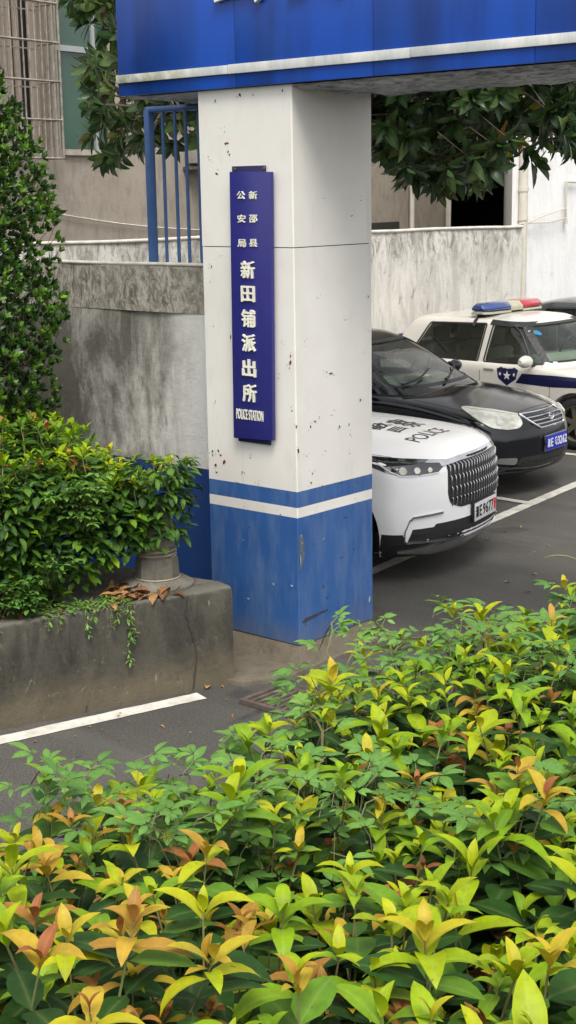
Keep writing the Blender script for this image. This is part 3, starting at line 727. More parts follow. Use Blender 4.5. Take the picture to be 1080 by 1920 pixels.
for z in (2.45, 2.85, 1.3): mb.tube([(q.x, q.y, z-.03), (q.x, q.y, z+.03)], .072, 14)
mb.build('downpipe', MT['pvc'], wb, smooth=50)
a = WPt(1085, 341); b = WPt(1062, 341); c = WPt(1061, 412)
mb = MB(); mb.tube([a, b+Vector((0, 0, 0)), c], .02, 8); mb.tube([c, c+Vector((.0, .0, -.06))], .03, 8); mb.build('conduit', MT['pvc'], wb, smooth=40)
for n_, pts_ in (('a', [(948, 426), (985, 418), (1030, 417), (1062, 408)]), ('b', [(985, 420), (1020, 404), (1062, 390)])):
    mb = MB(); P_ = [WPt(x, y, .10) for x, y in pts_]
    mb.tube(P_, .009, 5)
    tag(mb.build('wall_cable', MT['pvc']), 'slack cable %s of the pair running from the downpipe to the wall outlet' % ('lower' if n_ == 'a' else 'upper'), 'cable')
# ================================================================== CARS
def catmull(P, n):
    P = [np.array(p, float) for p in P]; out = []
    Q = [2*P[0]-P[1]]+P+[2*P[-1]-P[-2]]
    seg = len(P)-1
    for k in range(n+1):
        s = k/n*seg; i = min(int(s), seg-1); t = s-i
        p0, p1, p2, p3 = Q[i:i+4]
        out.append(.5*((2*p1)+(-p0+p2)*t+(2*p0-5*p1+4*p2-p3)*t*t+(-p0+3*p1-3*p2+p3)*t**3))
    return out
def lin(xs, ys, x): return float(np.interp(x, xs, ys))
def smooth_keys(st, xs):
    """monotone-ish smooth interpolation of station rows"""
    st = sorted(st, key=lambda r: r[0]); K = np.array(st, float); out = []
    for x in xs:
        r = []
        for c in range(1, K.shape[1]):
            X = K[:, 0]; Y = K[:, c]; i = int(np.clip(np.searchsorted(X, x)-1, 0, len(X)-2))
            h = X[i+1]-X[i]; t = (x-X[i])/h
            def sl(j):
                if j <= 0 or j >= len(X)-1: return 0.
                a = (Y[j]-Y[j-1])/(X[j]-X[j-1]); b = (Y[j+1]-Y[j])/(X[j+1]-X[j])
                return 0. if a*b <= 0 else 2*a*b/(a+b)
            m0, m1 = sl(i)*h, sl(i+1)*h
            r.append((2*t**3-3*t*t+1)*Y[i]+(t**3-2*t*t+t)*m0+(-2*t**3+3*t*t)*Y[i+1]+(t**3-t*t)*m1)
        out.append(r)
    return out
def volume(me):
    bm = bmesh.new(); bm.from_mesh(me); v = bm.calc_volume(signed=True); bm.free(); return v
def apply_bool(me, cut, op='DIFFERENCE'):
    """subtract cut; tries the solver settings in turn until material is really removed"""
    v0 = abs(volume(me)); best = None
    for solver, self_ in (('EXACT', False), ('EXACT', True), ('FAST', False)):
        a = bpy.data.objects.new('a', me); b = bpy.data.objects.new('b', cut); col.objects.link(a); col.objects.link(b)
        md = a.modifiers.new('x', 'BOOLEAN'); md.operation = op; md.object = b; md.solver = solver
        if solver == 'EXACT': md.use_self = self_
        bpy.context.view_layer.update()
        r = bpy.data.meshes.new_from_object(a.evaluated_get(bpy.context.evaluated_depsgraph_get()))
        bpy.data.objects.remove(a); bpy.data.objects.remove(b)
        v = abs(volume(r))
        if best is None or v < best[0]: best = (v, r)
        if v0*.5 < v < v0*.9999: return r
    return best[1]
def bvh_of(me):
    return BVHTree.FromPolygons([v.co[:] for v in me.vertices], [tuple(p.vertices) for p in me.polygons])
def body_mesh(st, L, bow, bowr, wheels, wr, W, front_prof, hoodarch=.02):
    xs = [-L*((i/72.)**1.0) for i in range(73)]
    xs = sorted(set([0., -.015, -.04, -.075, -.12, -.17]+xs[3:-3]+[-L+.12, -L+.06, -L+.02, -L]), reverse=True)
    rows = smooth_keys(st, xs); V = []; N = 34; rings = []
    for x, (zb, zs, zt, wb, wm, ws) in zip(xs, rows):
        key = [(0, zb), (wb*.8, zb), (wb, zb+.05), (wm, zb+(zs-zb)*.42), (wm, zb+(zs-zb)*.72), ((wm+ws)/2+.012, zs-.035), (ws-.035, zs+.012), (ws*.62, zs+(zt-zs)*.62), (0, zt)]
        rings.append([(x, p[0], p[1]) for p in catmull(key, N)])
    def warp(x, y, z):
        fx = math.exp(-max(0, -x)/.42); rx = math.exp(-max(0, x+L)/.35)
        a = min(1.2, abs(y)/(W/2))
        x2 = x-bow*a**2.4*fx+bowr*a**2.6*rx
        x2 += front_prof(z)*fx
        return (x2, y, z)
    mb = MB(); n2 = 2*N
    for rg in rings:
        full = [warp(*p) for p in rg]+[warp(p[0], -p[1], p[2]) for p in rg[-2:0:-1]]
        mb.v += full
    m = len(rings)
    for i in range(m-1):
        for k in range(n2):
            mb.f.append((i*n2+k, i*n2+(k+1) % n2, (i+1)*n2+(k+1) % n2, (i+1)*n2+k)); mb.mi.append(0)
    for i, rg, sgn in ((0, rings[0], 1), (m-1, rings[-1], -1)):     # end caps as rows of quads
        C = 14; idx = [[None]*(C+1) for _ in range(N+1)]
        for k in range(N+1):
            x, y, z = rg[k]
            for c in range(C+1):
                if k in (0, N): idx[k][c] = i*n2+k; continue
                if c == 0: idx[k][c] = i*n2+k
                elif c == C: idx[k][c] = i*n2+(n2-k)
                else:
                    idx[k][c] = len(mb.v); mb.v.append(warp(x, y*(1-2*c/C), z))
        for k in range(N):
            for c in range(C):
                q = [idx[k][c], idx[k+1][c], idx[k+1][c+1], idx[k][c+1]]; u = []
                for e in q:
                    if e not in u: u.append(e)
                if len(u) > 2: mb.f.append(tuple(u)); mb.mi.append(0)
    me = mb.mesh('body')
    cut = MB()
    for wx in wheels:
        for s in (-1, 1):
            cut.lathe([(0, s*(W/2-.24)), (wr, s*(W/2-.24)), (wr, s*(W/2+.3)), (0, s*(W/2+.3))], 48, (wx, 0, wr-.055), 'y')
    cm = cut.mesh('cut'); me = apply_bool(me, cm)
    return me
def green_mesh(lv, crown, nlv=10, n=72, e=5.0, thick=.028):
    """glasshouse shell: lv rows (t, xfront, xrear, halfwidth, z)"""
    mb = MB(); lv = np.array(lv, float); rings = []
    def ring(xf, xr, w, z, e_):
        cx, a = (xf+xr)/2, (xf-xr)/2; o = []
        for k in range(n):
            th = 2*PI*k/n; c_, s_ = math.cos(th), math.sin(th)
            X = a*math.copysign(abs(c_)**(2/e_), c_); Y = w*math.copysign(abs(s_)**(2/e_), s_)
            X += (.10*(1-(Y/w)**2) if X > 0 else -.05*(1-(Y/w)**2))*abs(X/a)**3-(.10 if X > 0 else 0)*abs(X/a)**3
            o.append((cx+X, Y, z))
        return o
    rows = smooth_keys(lv.tolist(), [i/nlv for i in range(nlv+1)])
    for xf, xr, w, z in rows: rings.append(ring(xf, xr, w, z, e))
    xf, xr, w, z = rows[-1]; cx = (xf+xr)/2
    for s in (.985, .95, .88, .75, .55, .3, .1):
        zz = z+crown*(1-s**2.6)
        rings.append([(cx+(p[0]-cx)*s, p[1]*s, zz) for p in ring(xf, xr, w, z, e)])
    for rg in rings: mb.v += rg
    for i in range(len(rings)-1):
        for k in range(n): mb.f.append((i*n+k, i*n+(k+1) % n, (i+1)*n+(k+1) % n, (i+1)*n+k)); mb.mi.append(0)
    b = (len(rings)-1)*n; mb.f.append(tuple(range(b, b+n))); mb.mi.append(0)
    me = mb.mesh('shell'); outer = bvh_of(me)
    o = bpy.data.objects.new('s', me); col.objects.link(o); sd = o.modifiers.new('s', 'SOLIDIFY'); sd.thickness = thick; sd.offset = -1
    bpy.context.view_layer.update()
    r = bpy.data.meshes.new_from_object(o.evaluated_get(bpy.context.evaluated_depsgraph_get())); bpy.data.objects.remove(o)
    return r, outer
def patch(bvh, poly, O, u, v, d, off=.004, depth=.012, grid=.05, mb=None, tris=None):
    """a sheet of the given outline laid on the surface, seen along d, proud of it by off"""
    O, u, v, d = Vector(O), Vector(u), Vector(v), Vector(d).normalized()
    bm = bmesh.new(); vs = [bm.verts.new((p[0], p[1], 0)) for p in poly]
    if tris is None: bm.faces.new(vs)
    else:
        for t in tris:
            try: bm.faces.new([vs[i] for i in t])
            except ValueError: pass
    if grid:
        for ax in (0, 1):
            lo = min(p[ax] for p in poly); hi = max(p[ax] for p in poly); n = int((hi-lo)/grid)
            for i in range(1, n+1):
                pt = [0, 0, 0]; no = [0, 0, 0]; pt[ax] = lo+(hi-lo)*i/(n+1); no[ax] = 1
                bmesh.ops.bisect_plane(bm, geom=bm.verts[:]+bm.edges[:]+bm.faces[:], plane_co=pt, plane_no=no)
    bmesh.ops.triangulate(bm, faces=[f for f in bm.faces if len(f.verts) > 4])
    bm.verts.index_update(); pos = []
    for q in bm.verts:
        P = O+u*q.co.x+v*q.co.y; h, nrm, _, _ = bvh.ray_cast(P-d*4, d)
        if h is None: pos.append(None); continue
        if nrm.dot(d) > 0: nrm = -nrm
        nb_ = Vector(nrm); pos.append((h+nb_*off, h-nb_*depth))
    mb = mb or MB(); mp = {}; n0 = len(mb.v)
    for i, p in enumerate(pos):
        if p: mp[i] = len(mb.v); mb.v.append(tuple(p[0])); mb.v.append(tuple(p[1]))
    for f in bm.faces:
        ix_ = [q.index for q in f.verts]
        if any(pos[i] is None for i in ix_): continue
        mb.f.append(tuple(mp[i] for i in ix_)); mb.mi.append(0)
    if depth > 0:
        for e in bm.edges:
            ff = [f for f in e.link_faces if all(pos[q.index] for q in f.verts)]
            if len(ff) == 1:
                a, b = e.verts[0].index, e.verts[1].index
                mb.f.append((mp[a], mp[b], mp[b]+1, mp[a]+1)); mb.mi.append(0)
    bm.free(); return mb
def poly_line(pts, w):
    """outline of a stroke along pts"""
    P = [Vector(p) for p in pts]; Lf = []; Rt = []
    for i, p in enumerate(P):
        t = (P[min(i+1, len(P)-1)]-P[max(0, i-1)]).normalized(); s = Vector((-t.y, t.x))*w/2
        Lf.append(p+s); Rt.append(p-s)
    return [tuple(q) for q in Lf+Rt[::-1]]
def rounded(pts, r=.03, n=4):
    out = []
    m = len(pts)
    for i in range(m):
        p0, p1, p2 = Vector(pts[i-1]), Vector(pts[i]), Vector(pts[(i+1) % m])
        a = (p0-p1); b = (p2-p1); ra = min(r, a.length*.45); rb = min(r, b.length*.45)
        A_ = p1+a.normalized()*ra; B_ = p1+b.normalized()*rb
        for k in range(n+1):
            t = k/n; q = A_*(1-t)**2+p1*2*t*(1-t)+B_*t*t; out.append((q.x, q.y))
    return out
XU = ((0, 1, 0), (0, 0, 1), (-1, 0, 0))          # front view: u = y, v = z, looking backwards
def SIDE(s): return ((1, 0, 0), (0, 0, 1), (0, -s, 0))   # u = x, v = z, seen from side s (-1 is the car's right)
TOP = ((1, 0, 0), (0, 1, 0), (0, 0, -1))
def wheel(root, x, y, r, w, spokes=5, s=-1):
    cx = (x, y, r)
    t = thing_child('wheel', root)
    prof = [(r*.66, -w/2), (r*.80, -w/2-.006), (r*.93, -w/2+.012), (r*.985, -w/2+.04), (r, -w/4), (r, w/4), (r*.985, w/2-.04), (r*.93, w/2-.012), (r*.80, w/2+.006), (r*.66, w/2), (r*.62, 0)]
    mb = MB(); mb.lathe(prof, 40, cx, 'y', closed=True); mb.build('tyre', MT['tyre'], t, smooth=40, local=True)
    yo = s*w/2
    mb = MB(); mb.lathe([(r*.67, yo*.96), (r*.63, yo*.9), (r*.60, yo*.5), (r*.60, -yo*.5)], 40, cx, 'y')
    for k in range(spokes):
        a = 2*PI*k/spokes+.3; M4 = Matrix.Translation(cx) @ Matrix.Rotation(a, 4, 'Y')
        y0, y1 = sorted((yo*.55, yo*.82))
        vs = [(r*.1, y0, -r*.10), (r*.1, y0, r*.10), (r*.62, y0, r*.085), (r*.62, y0, -r*.085)]
        vs += [(p[0], y1+(.0 if p[0] < r*.3 else -s*-.004), p[2]*.8) for p in vs]
        mb.add([M4 @ Vector(p) for p in vs], [(0, 1, 2, 3), (4, 7, 6, 5), (0, 4, 5, 1), (1, 5, 6, 2), (2, 6, 7, 3), (3, 7, 4, 0)])
    mb.lathe([(0, yo*.86), (r*.13, yo*.84), (r*.16, yo*.6)], 20, cx, 'y')
    mb.build('rim', MT['rim'], t, smooth=40, local=True)
    mb = MB(); mb.lathe([(0, yo*.2), (r*.58, yo*.2)], 30, cx, 'y'); mb.build('brake_disc', MT['blackplastic'], t, local=True)
    return t
def thing_child(name, root):
    o = bpy.data.objects.new(name, None); col.objects.link(o); o.parent = root; o.empty_display_size = .1; return o
def ch(mb, name, m, root, smooth=0, bevel=0):
    return mb.build(name, MT[m] if isinstance(m, str) else m, root, smooth, bevel, local=True)
def chm(me, name, m, root, sm=32):
    o = link(name, me, MT[m], root, True); me.polygons.foreach_set('use_smooth', [True]*len(me.polygons)); me.set_sharp_from_angle(angle=R(sm)); return o
def mirror_part(root, x, y, z, m, s, k_=1.0):
    o = thing_child('wing_mirror', root)
    mb = MB(); n = 10
    rr = []
    for k in range(7):
        t = k/6; f_ = math.sin(PI*(.12+.80*t))**.6
        rr.append([(x+.075*k_*f_*math.cos(a)*(1 if math.cos(a) > 0 else .45), y+s*(t*.20*k_), z+.065*k_*f_*math.sin(a)) for a in [2*PI*i/16 for i in range(16)]])
    mb.v = [p for g_ in rr for p in g_]
    for i in range(6):
        for k in range(16): mb.f.append((i*16+k, i*16+(k+1) % 16, (i+1)*16+(k+1) % 16, (i+1)*16+k)); mb.mi.append(0)
    mb.f += [tuple(range(16)), tuple(range(96, 112))]; mb.mi += [0, 0]
    ch(mb, 'housing', m, o, smooth=50)
    mb = MB(); mb.box((x-.036, min(y+s*.02, y+s*.18), z-.045), (x-.032, max(y+s*.02, y+s*.18), z+.045)); ch(mb, 'mirror_glass', 'chrome', o)
    mb = MB(); mb.tube([(x, y-s*.09, z-.05), (x, y+s*.02, z-.03)], .025, 8); ch(mb, 'arm', 'blackplastic', o)
def seats(root, xs, w, zb, ztop, m='seat'):
    for x in xs:
        for s in (-1, 1):
            mb = MB(); y = s*w
            mb.box((x-.10, y-.24, zb-.12), (x+.0, y+.24, ztop-.16)); mb.box((x-.09, y-.12, ztop-.13), (x-.01, y+.12, ztop+.04))
            mb.tube([(x-.05, y-.06, ztop-.17), (x-.05, y-.06, ztop-.12)], .008, 6); mb.tube([(x-.05, y+.06, ztop-.17), (x-.05, y+.06, ztop-.12)], .008, 6)
            ch(mb, 'front_seat' if x == xs[0] else 'rear_seat', m, root, bevel=.035)
def steering(root, x, y, z):
    mb = MB(); n = 28; pts = []
    for k in range(n+1):
        a = 2*PI*k/n; pts.append((x+math.sin(a)*.08, y+math.cos(a)*.18, z+math.sin(a)*.165))
    mb.tube(pts, .015, 6, cap=False)
    mb.tube([(x, y-.17, z), (x+.02, y, z), (x, y+.17, z)], .018, 6); ch(mb, 'steering_wheel', 'blackplastic', root, smooth=60)
def plate(root, bv, z, bg, segs, border, y0=0.0, x=None, tilt=0):
    h, *_ = bv.ray_cast(Vector((3, y0, z)), Vector((-1, 0, 0))); x = (h.x if h else 0)+.022 if x is None else x
    o = thing_child('number_plate', root)
    mb = MB(); mb.box((x-.03, y0-.225, z-.076), (x-.004, y0+.225, z+.076)); ch(mb, 'plate_frame', 'blackplastic' if bg == 'platewhite' else 'chrome', o, bevel=.004)
    mb = MB(); mb.box((x-.003, y0-.218, z-.069), (x+.002, y0+.218, z+.069)); ch(mb, 'plate_face', bg, o, bevel=.002)
    mbs = {}
    for s_, yc, w, hh, m in segs:
        g_ = text_geo(s_, w, hh, .012); q = mbs.setdefault(m, MB())
        raised(q, g_, lambda a, b: (x+.002, y0+yc+a, z+b), lambda a, b: (x+.005, y0+yc+a, z+b))
    for m, q in mbs.items(): ch(q, 'characters', m, o)
    return x
def glasshouse(root, me, outer, wins, ws, rw, paintm, gm='glass', gsm='glassdark', frame='blackplastic'):
    """cuts the window openings, then hangs one pane in each"""
    cut = MB()
    for P in wins:
        v = [(p[0], -2, p[1]) for p in P]+[(p[0], 2, p[1]) for p in P]; n = len(P)
        cut.add(v, [tuple(range(n)), tuple(range(2*n-1, n-1, -1))]+[(i, n+i, n+(i+1) % n, (i+1) % n) for i in range(n)])
    me2 = apply_bool(me, cut.mesh('c'))
    for P, x0, x1 in ((ws[0], ws[1], 2.0), (rw[0], -8., rw[1])):
        c2 = MB(); n = len(P); v = [(x0, p[0], p[1]) for p in P]+[(x1, p[0], p[1]) for p in P]
        c2.add(v, [tuple(range(n)), tuple(range(2*n-1, n-1, -1))]+[(i, n+i, n+(i+1) % n, (i+1) % n) for i in range(n)])
        me2 = apply_bool(me2, c2.mesh('c'))
    chm(me2, 'cabin', paintm, root, 30)
    def grow(P, g_):
        c = np.mean(np.array(P), 0); return [tuple(c+(np.array(p)-c)*(1+g_/max(.05, np.linalg.norm(np.array(p)-c)))) for p in P]
    for s in (-1, 1):
        for P in wins:
            g_ = patch(outer, grow(P, .006), (0, 0, 0), *SIDE(s), off=-.009, depth=0, grid=.09); ch(g_, 'side_window', gsm, root, smooth=60)
            q = grow(P, .016)
            rim = MB()
            for i in range(len(q)):
                patch(outer, poly_line([q[i], q[(i+1) % len(q)]], .020), (0, 0, 0), *SIDE(s), off=.003, depth=.01, grid=.09, mb=rim)
            ch(rim, 'window_seal', frame, root)
    g_ = patch(outer, grow(ws[0], .006), (0, 0, 0), *XU, off=-.008, depth=0, grid=.07); w_ = ch(g_, 'windscreen', gm, root, smooth=60)
    rim = MB(); q = grow(ws[0], .012)
    for i in range(len(q)): patch(outer, poly_line([q[i], q[(i+1) % len(q)]], .022), (0, 0, 0), *XU, off=.002, depth=.01, grid=.08, mb=rim)
    ch(rim, 'windscreen_seal', frame, root)
    g_ = patch(outer, grow(rw[0], .006), (-3, 0, 0), (0, 1, 0), (0, 0, 1), (1, 0, 0), off=-.008, depth=0, grid=.08); ch(g_, 'rear_window', gm, root, smooth=60)
def stroke_patch(bv, pts, w, view, mb, off=.0025, grid=.08, depth=.004):
    for i in range(len(pts)-1):
        patch(bv, poly_line([pts[i], pts[i+1]], w), (0, 0, 0), *view, off=off, depth=depth, grid=grid, mb=mb)
def put_text(bv, s, w, h, cx, cy, mb, bold=0, off=.003, z=0, stretch=1):
    """text on a bonnet: reading towards +y, tops towards the windscreen"""
    vs, fs = text_geo(s, w, h, bold)
    n0 = len(mb.v)
    for v in vs:
        P = Vector((cx-v[2], cy+v[0], 3)); hit, nr, _, _ = bv.ray_cast(P, Vector((0, 0, -1)))
        mb.v.append(tuple((hit if hit else Vector((P.x, P.y, .9)))+Vector((0, 0, off))))
    for f in fs: mb.f.append(tuple(n0+i for i in f)); mb.mi.append(0)
def deck_cabin(root, x0, x1, w, z, zd):
    mb = MB(); mb.prism([(x1, -w*.9), (x0-.45, -w), (x0-.12, -w*.6), (x0-.12, w*.6), (x0-.45, w), (x1, w*.9)], z-.2, z); ch(mb, 'cabin_floor', 'interior', root)
    mb = MB(); mb.prism([(x0-.62, -w+.05), (x0-.45, -w+.06), (x0-.16, -w*.55), (x0-.16, w*.55), (x0-.45, w-.06), (x0-.62, w-.05)], z-.05, zd-.02); ch(mb, 'dashboard', 'interior', root, bevel=.03)

# ------------------------------------------------------------------ 1. white police SUV
def suv():
    root = thing('police_car', 'white police SUV with a tall barred grille and black lettering on its bonnet', 'police car', (-6.06, 9.19, 0), R(11.9))
    W = 1.86; L = 4.65
    st = [(0, .24, .80, .86, .62, .74, .70), (-.015, .22, .845, .905, .68, .80, .77), (-.05, .21, .875, .94, .74, .85, .81), (-.12, .205, .90, .965, .80, .885, .84), (-.3, .20, .935, 1.0, .85, .91, .86),
          (-.7, .21, .97, 1.045, .87, .925, .875), (-1.2, .22, 1.00, 1.085, .88, .93, .88), (-1.6, .22, 1.02, 1.06, .88, .93, .87), (-3.4, .22, 1.05, 1.08, .88, .93, .87), (-4.2, .26, 1.05, 1.1, .86, .91, .84), (-4.5, .32, 1.02, 1.08, .82, .87, .80), (-4.65, .40, .95, 1.0, .72, .78, .72)]
    fp = lambda z: -.05*max(0, (z-.62)/.35)**1.5-.10*max(0, (.36-z)/.15)**1.5+.012
    me = body_mesh(st, L, .36, .25, (-.88, -3.60), .44, W, fp); bv = bvh_of(me)
    chm(me, 'body', 'pwhite', root, 40)
    lv = [(0, -1.12, -4.35, .845, 1.03), (.35, -1.50, -4.28, .80, 1.25), (.8, -2.02, -4.12, .70, 1.52), (1, -2.24, -3.98, .64, 1.585)]
    gm, outer = green_mesh(lv, .06)
    wins = [rounded([(-1.62, 1.13), (-2.22, 1.49), (-2.68, 1.50), (-2.66, 1.11)]), rounded([(-2.76, 1.11), (-2.78, 1.50), (-3.40, 1.47), (-3.62, 1.13)])]
    glasshouse(root, gm, outer, wins, (rounded([(-.68, 1.12), (-.55, 1.53), (.55, 1.53), (.68, 1.12)], .06), -2.3), (rounded([(-.6, 1.2), (-.5, 1.48), (.5, 1.48), (.6, 1.2)], .05), -3.9), 'pwhite')
    deck_cabin(root, -1.3, -4.1, .78, 1.045, 1.13); seats(root, (-2.35, -3.3), .36, 1.05, 1.42); steering(root, -1.8, .36, 1.13)
    for x, s in ((-.88, -1), (-.88, 1), (-3.60, -1), (-3.60, 1)): wheel(root, x, s*(W/2-.135), .355, .225, 10, s)
    # grille: dark field with rows of short upright bars
    G = [(-.47, .585), (-.495, .66), (-.465, .885), (.465, .885), (.495, .66), (.47, .585), (.36, .545), (-.36, .545)]
    gr = ch(patch(bv, rounded(G, .03), (0, 0, 0), *XU, off=.004, depth=.02), 'grille', 'blackplastic', root)
    mb = MB()
    def sf(y, z):
        h, *_ = bv.ray_cast(Vector((3, y, z)), Vector((-1, 0, 0))); return (h.x if h else -.3)
    rows = [(.878, .80), (.795, .718), (.713, .636), (.631, .562)]; nbz = 21
    for i in range(nbz):
        for k, (zt_, zb_) in enumerate(rows):
            y = -.455+.91*i/(nbz-1)
            z0_, z1_ = zb_+.004, zt_; xx = sf(y, (z0_+z1_)/2)
            a = (sf(y, z0_)+.006, y, z0_); m_ = (xx+.010, y, z0_+(z1_-z0_)*.8); b = (sf(y, z1_)+.006, y, z1_)
            mb.tube([a, m_, b], [.0035, .0058, .005], 5)
    ch(mb, 'upright_bars', 'chrome', gr, smooth=60)
    mb = MB(); stroke_patch(bv, [(-.52, .885), (-.3, .90), (0, .906), (.3, .90), (.52, .885)], .030, XU, mb, .012); ch(mb, 'chrome_brow', 'chrome', gr)
    mb = MB(); raised(mb, text_geo('BESTUNE', .40, .020, .02), lambda a, b: (sf(a, .903)+.011, a, .903+b), lambda a, b: (sf(a, .903)+.018, a, .903+b)); ch(mb, 'grille_lettering', 'vblack', gr)
    # headlamps wrap round the corners: laid on along a diagonal
    for s in (-1, 1):
        c45 = math.cos(R(42)); s45 = math.sin(R(42)); d = Vector((-c45, -s*s45, 0)); u = Vector((-s45, s*c45, 0))*1.0
        O = Vector((-.15, s*.62, 0))
        P = rounded([(-.16, .888), (.46, .945), (.52, .935), (.36, .865), (.24, .832), (-.05, .826), (-.11, .864)], .02)
        lamp = ch(patch(bv, P, O, u, (0, 0, 1), d, off=.004, depth=.01), 'headlamp', 'lampdark', root)
        mb = MB(); patch(bv, poly_line([(-.20, .893), (.1, .921), (.48, .958)], .020), O, u, (0, 0, 1), d, off=.010, depth=.01, mb=mb); ch(mb, 'chrome_brow', 'chrome', lamp)
        for a, r_ in ((.01, .017), (.12, .022), (.235, .026)):
            mb = MB(); patch(bv, [(a+r_*math.cos(t)*1.2, .857+(a*.05)+r_*math.sin(t)) for t in [2*PI*k/14 for k in range(14)]], O, u, (0, 0, 1), d, off=.008, depth=.004, grid=0, mb=mb); ch(mb, 'lamp_lens', 'lens', lamp)
        mb = MB(); patch(bv, poly_line([(.40, .925), (.33, .87), (.25, .835), (.12, .828)], .007), O, u, (0, 0, 1), d, off=.009, depth=.004, mb=mb)
        patch(bv, poly_line([(-.07, .832), (.10, .828)], .006), O, u, (0, 0, 1), d, off=.009, depth=.004, mb=mb); ch(mb, 'light_strip', 'vwhite', lamp)
        mb = MB(); patch(bv, [(-.3, .19), (-.3, .315), (.235, .325), (.275, .40), (.62, .41), (.75, .40), (.75, .19)], Vector((-.1, s*.62, 0)), u, (0, 0, 1), d, off=.005, depth=.01, mb=mb); ch(mb, 'shadow_valance', 'blackplastic', root)  # black lower corner, also standing in for the shadow below the white bumper
        # lower corner intake with its chrome hook
        P = [(-.30, .435), (.20, .435), (.235, .34), (-.25, .315)]
        O2 = Vector((-.1, s*.62, 0))
        it = ch(patch(bv, P, O2, u, (0, 0, 1), d, off=.003, depth=.01), 'lower_intake', 'blackplastic', root)
        mb = MB(); 
        for seg_ in ([(-.06, .535), (.20, .525)], [(.20, .525), (.225, .505)]):
            patch(bv, poly_line(seg_, .016), O2, u, (0, 0, 1), d, off=.014, depth=.016, mb=mb)
        patch(bv, poly_line([(.225, .51), (.262, .42), (.258, .345)], .010), O2, u, (0, 0, 1), d, off=.010, depth=.012, mb=mb)
        patch(bv, poly_line([(.25, .34), (-.10, .325)], .012), O2, u, (0, 0, 1), d, off=.012, depth=.012, mb=mb)
        ch(mb, 'chrome_hook', 'chrome', it)
    P = [(-.66, .40), (-.60, .455), (.60, .455), (.66, .40), (.5, .325), (-.5, .325)]
    ch(patch(bv, P, (0, 0, 0), *XU, off=.003, depth=.01), 'lower_grille', 'blackplastic', root)
    mb = MB(); patch(bv, [(-.80, .26), (-.5, .31), (.5, .31), (.80, .26), (.55, .225), (-.55, .225)], (0, 0, 0), *XU, off=.018, depth=.02, mb=mb); ch(mb, 'front_skid', 'chrome', root)
    mb = MB()
    for s in (-1, 1): patch(bv, [(-4.3, .21), (-4.3, .30), (-3.2, .30), (-1.4, .30), (-1.4, .21)], (0, 0, 0), *SIDE(s), off=.012, depth=.01, mb=mb)
    for s in (-1, 1): patch(bv, [(-.5, .215), (-.5, .275), (-.05, .295), (-.05, .225)], (0, 0, 0), *SIDE(s), off=.006, depth=.01, mb=mb)
    ch(mb, 'lower_cladding', 'blackplastic', root)
    plate(root, bv, .475, 'platewhite', [('湘', -.175, .055, .085, 'vblack'), ('E', -.105, .045, .085, 'vblack'), ('9', -.035, .045, .085, 'vblack'), ('6', .023, .045, .085, 'vblack'), ('7', .080, .045, .085, 'vblack'), ('7', .132, .04, .085, 'vblack'), ('警', .185, .05, .09, 'vred')], None)
    mb = MB(); put_text(bv, '警', .26, .29, -.77, -.05, mb, .008); put_text(bv, '察', .26, .29, -.77, .27, mb, .008)
    put_text(bv, 'POLICE', .60, .13, -.45, .0, mb, .0)
    ch(mb, 'bonnet_lettering', 'vblack', root)
    mb = MB()
    for s in (-1, 1):
        stroke_patch(bv, [(-.16, s*.56), (-.35, s*.74), (-.7, s*.82), (-1.15, s*.83)], .006, TOP, mb, .001)
        stroke_patch(bv, [(-1.45, .26), (-1.40, .6), (-1.48, 1.0)], .006, SIDE(s), mb, .001); stroke_patch(bv, [(-2.72, .30), (-2.72, 1.03)], .006, SIDE(s), mb, .001); stroke_patch(bv, [(-3.6, .8), (-3.75, 1.0)], .006, SIDE(s), mb, .001)
    ch(mb, 'panel_gaps', 'vblack', root)
    for s in (-1, 1):
        mirror_part(root, -1.72, s*.94, 1.12, 'pwhite', s)
        for x in (-2.35, -3.35):
            mb = MB(); h, *_ = bv.ray_cast(Vector((x, s*3, .93)), Vector((0, -s, 0))); y = h.y if h else s*.9
            mb.tube([(x-.09, y-s*.005, .93), (x-.06, y+s*.03, .935), (x+.06, y+s*.03, .935), (x+.09, y-s*.005, .93)], .011, 6); ch(mb, 'door_handle', 'chrome', root, smooth=60)
        mb = MB(); patch(bv, rounded([(s*.50, .86), (s*.86, .90), (s*.84, .78), (s*.52, .80)], .02), (-3, 0, 0), (0, 1, 0), (0, 0, 1), (1, 0, 0), off=.006, depth=.01, mb=mb); ch(mb, 'tail_lamp', 'bar_red', root)
suv()

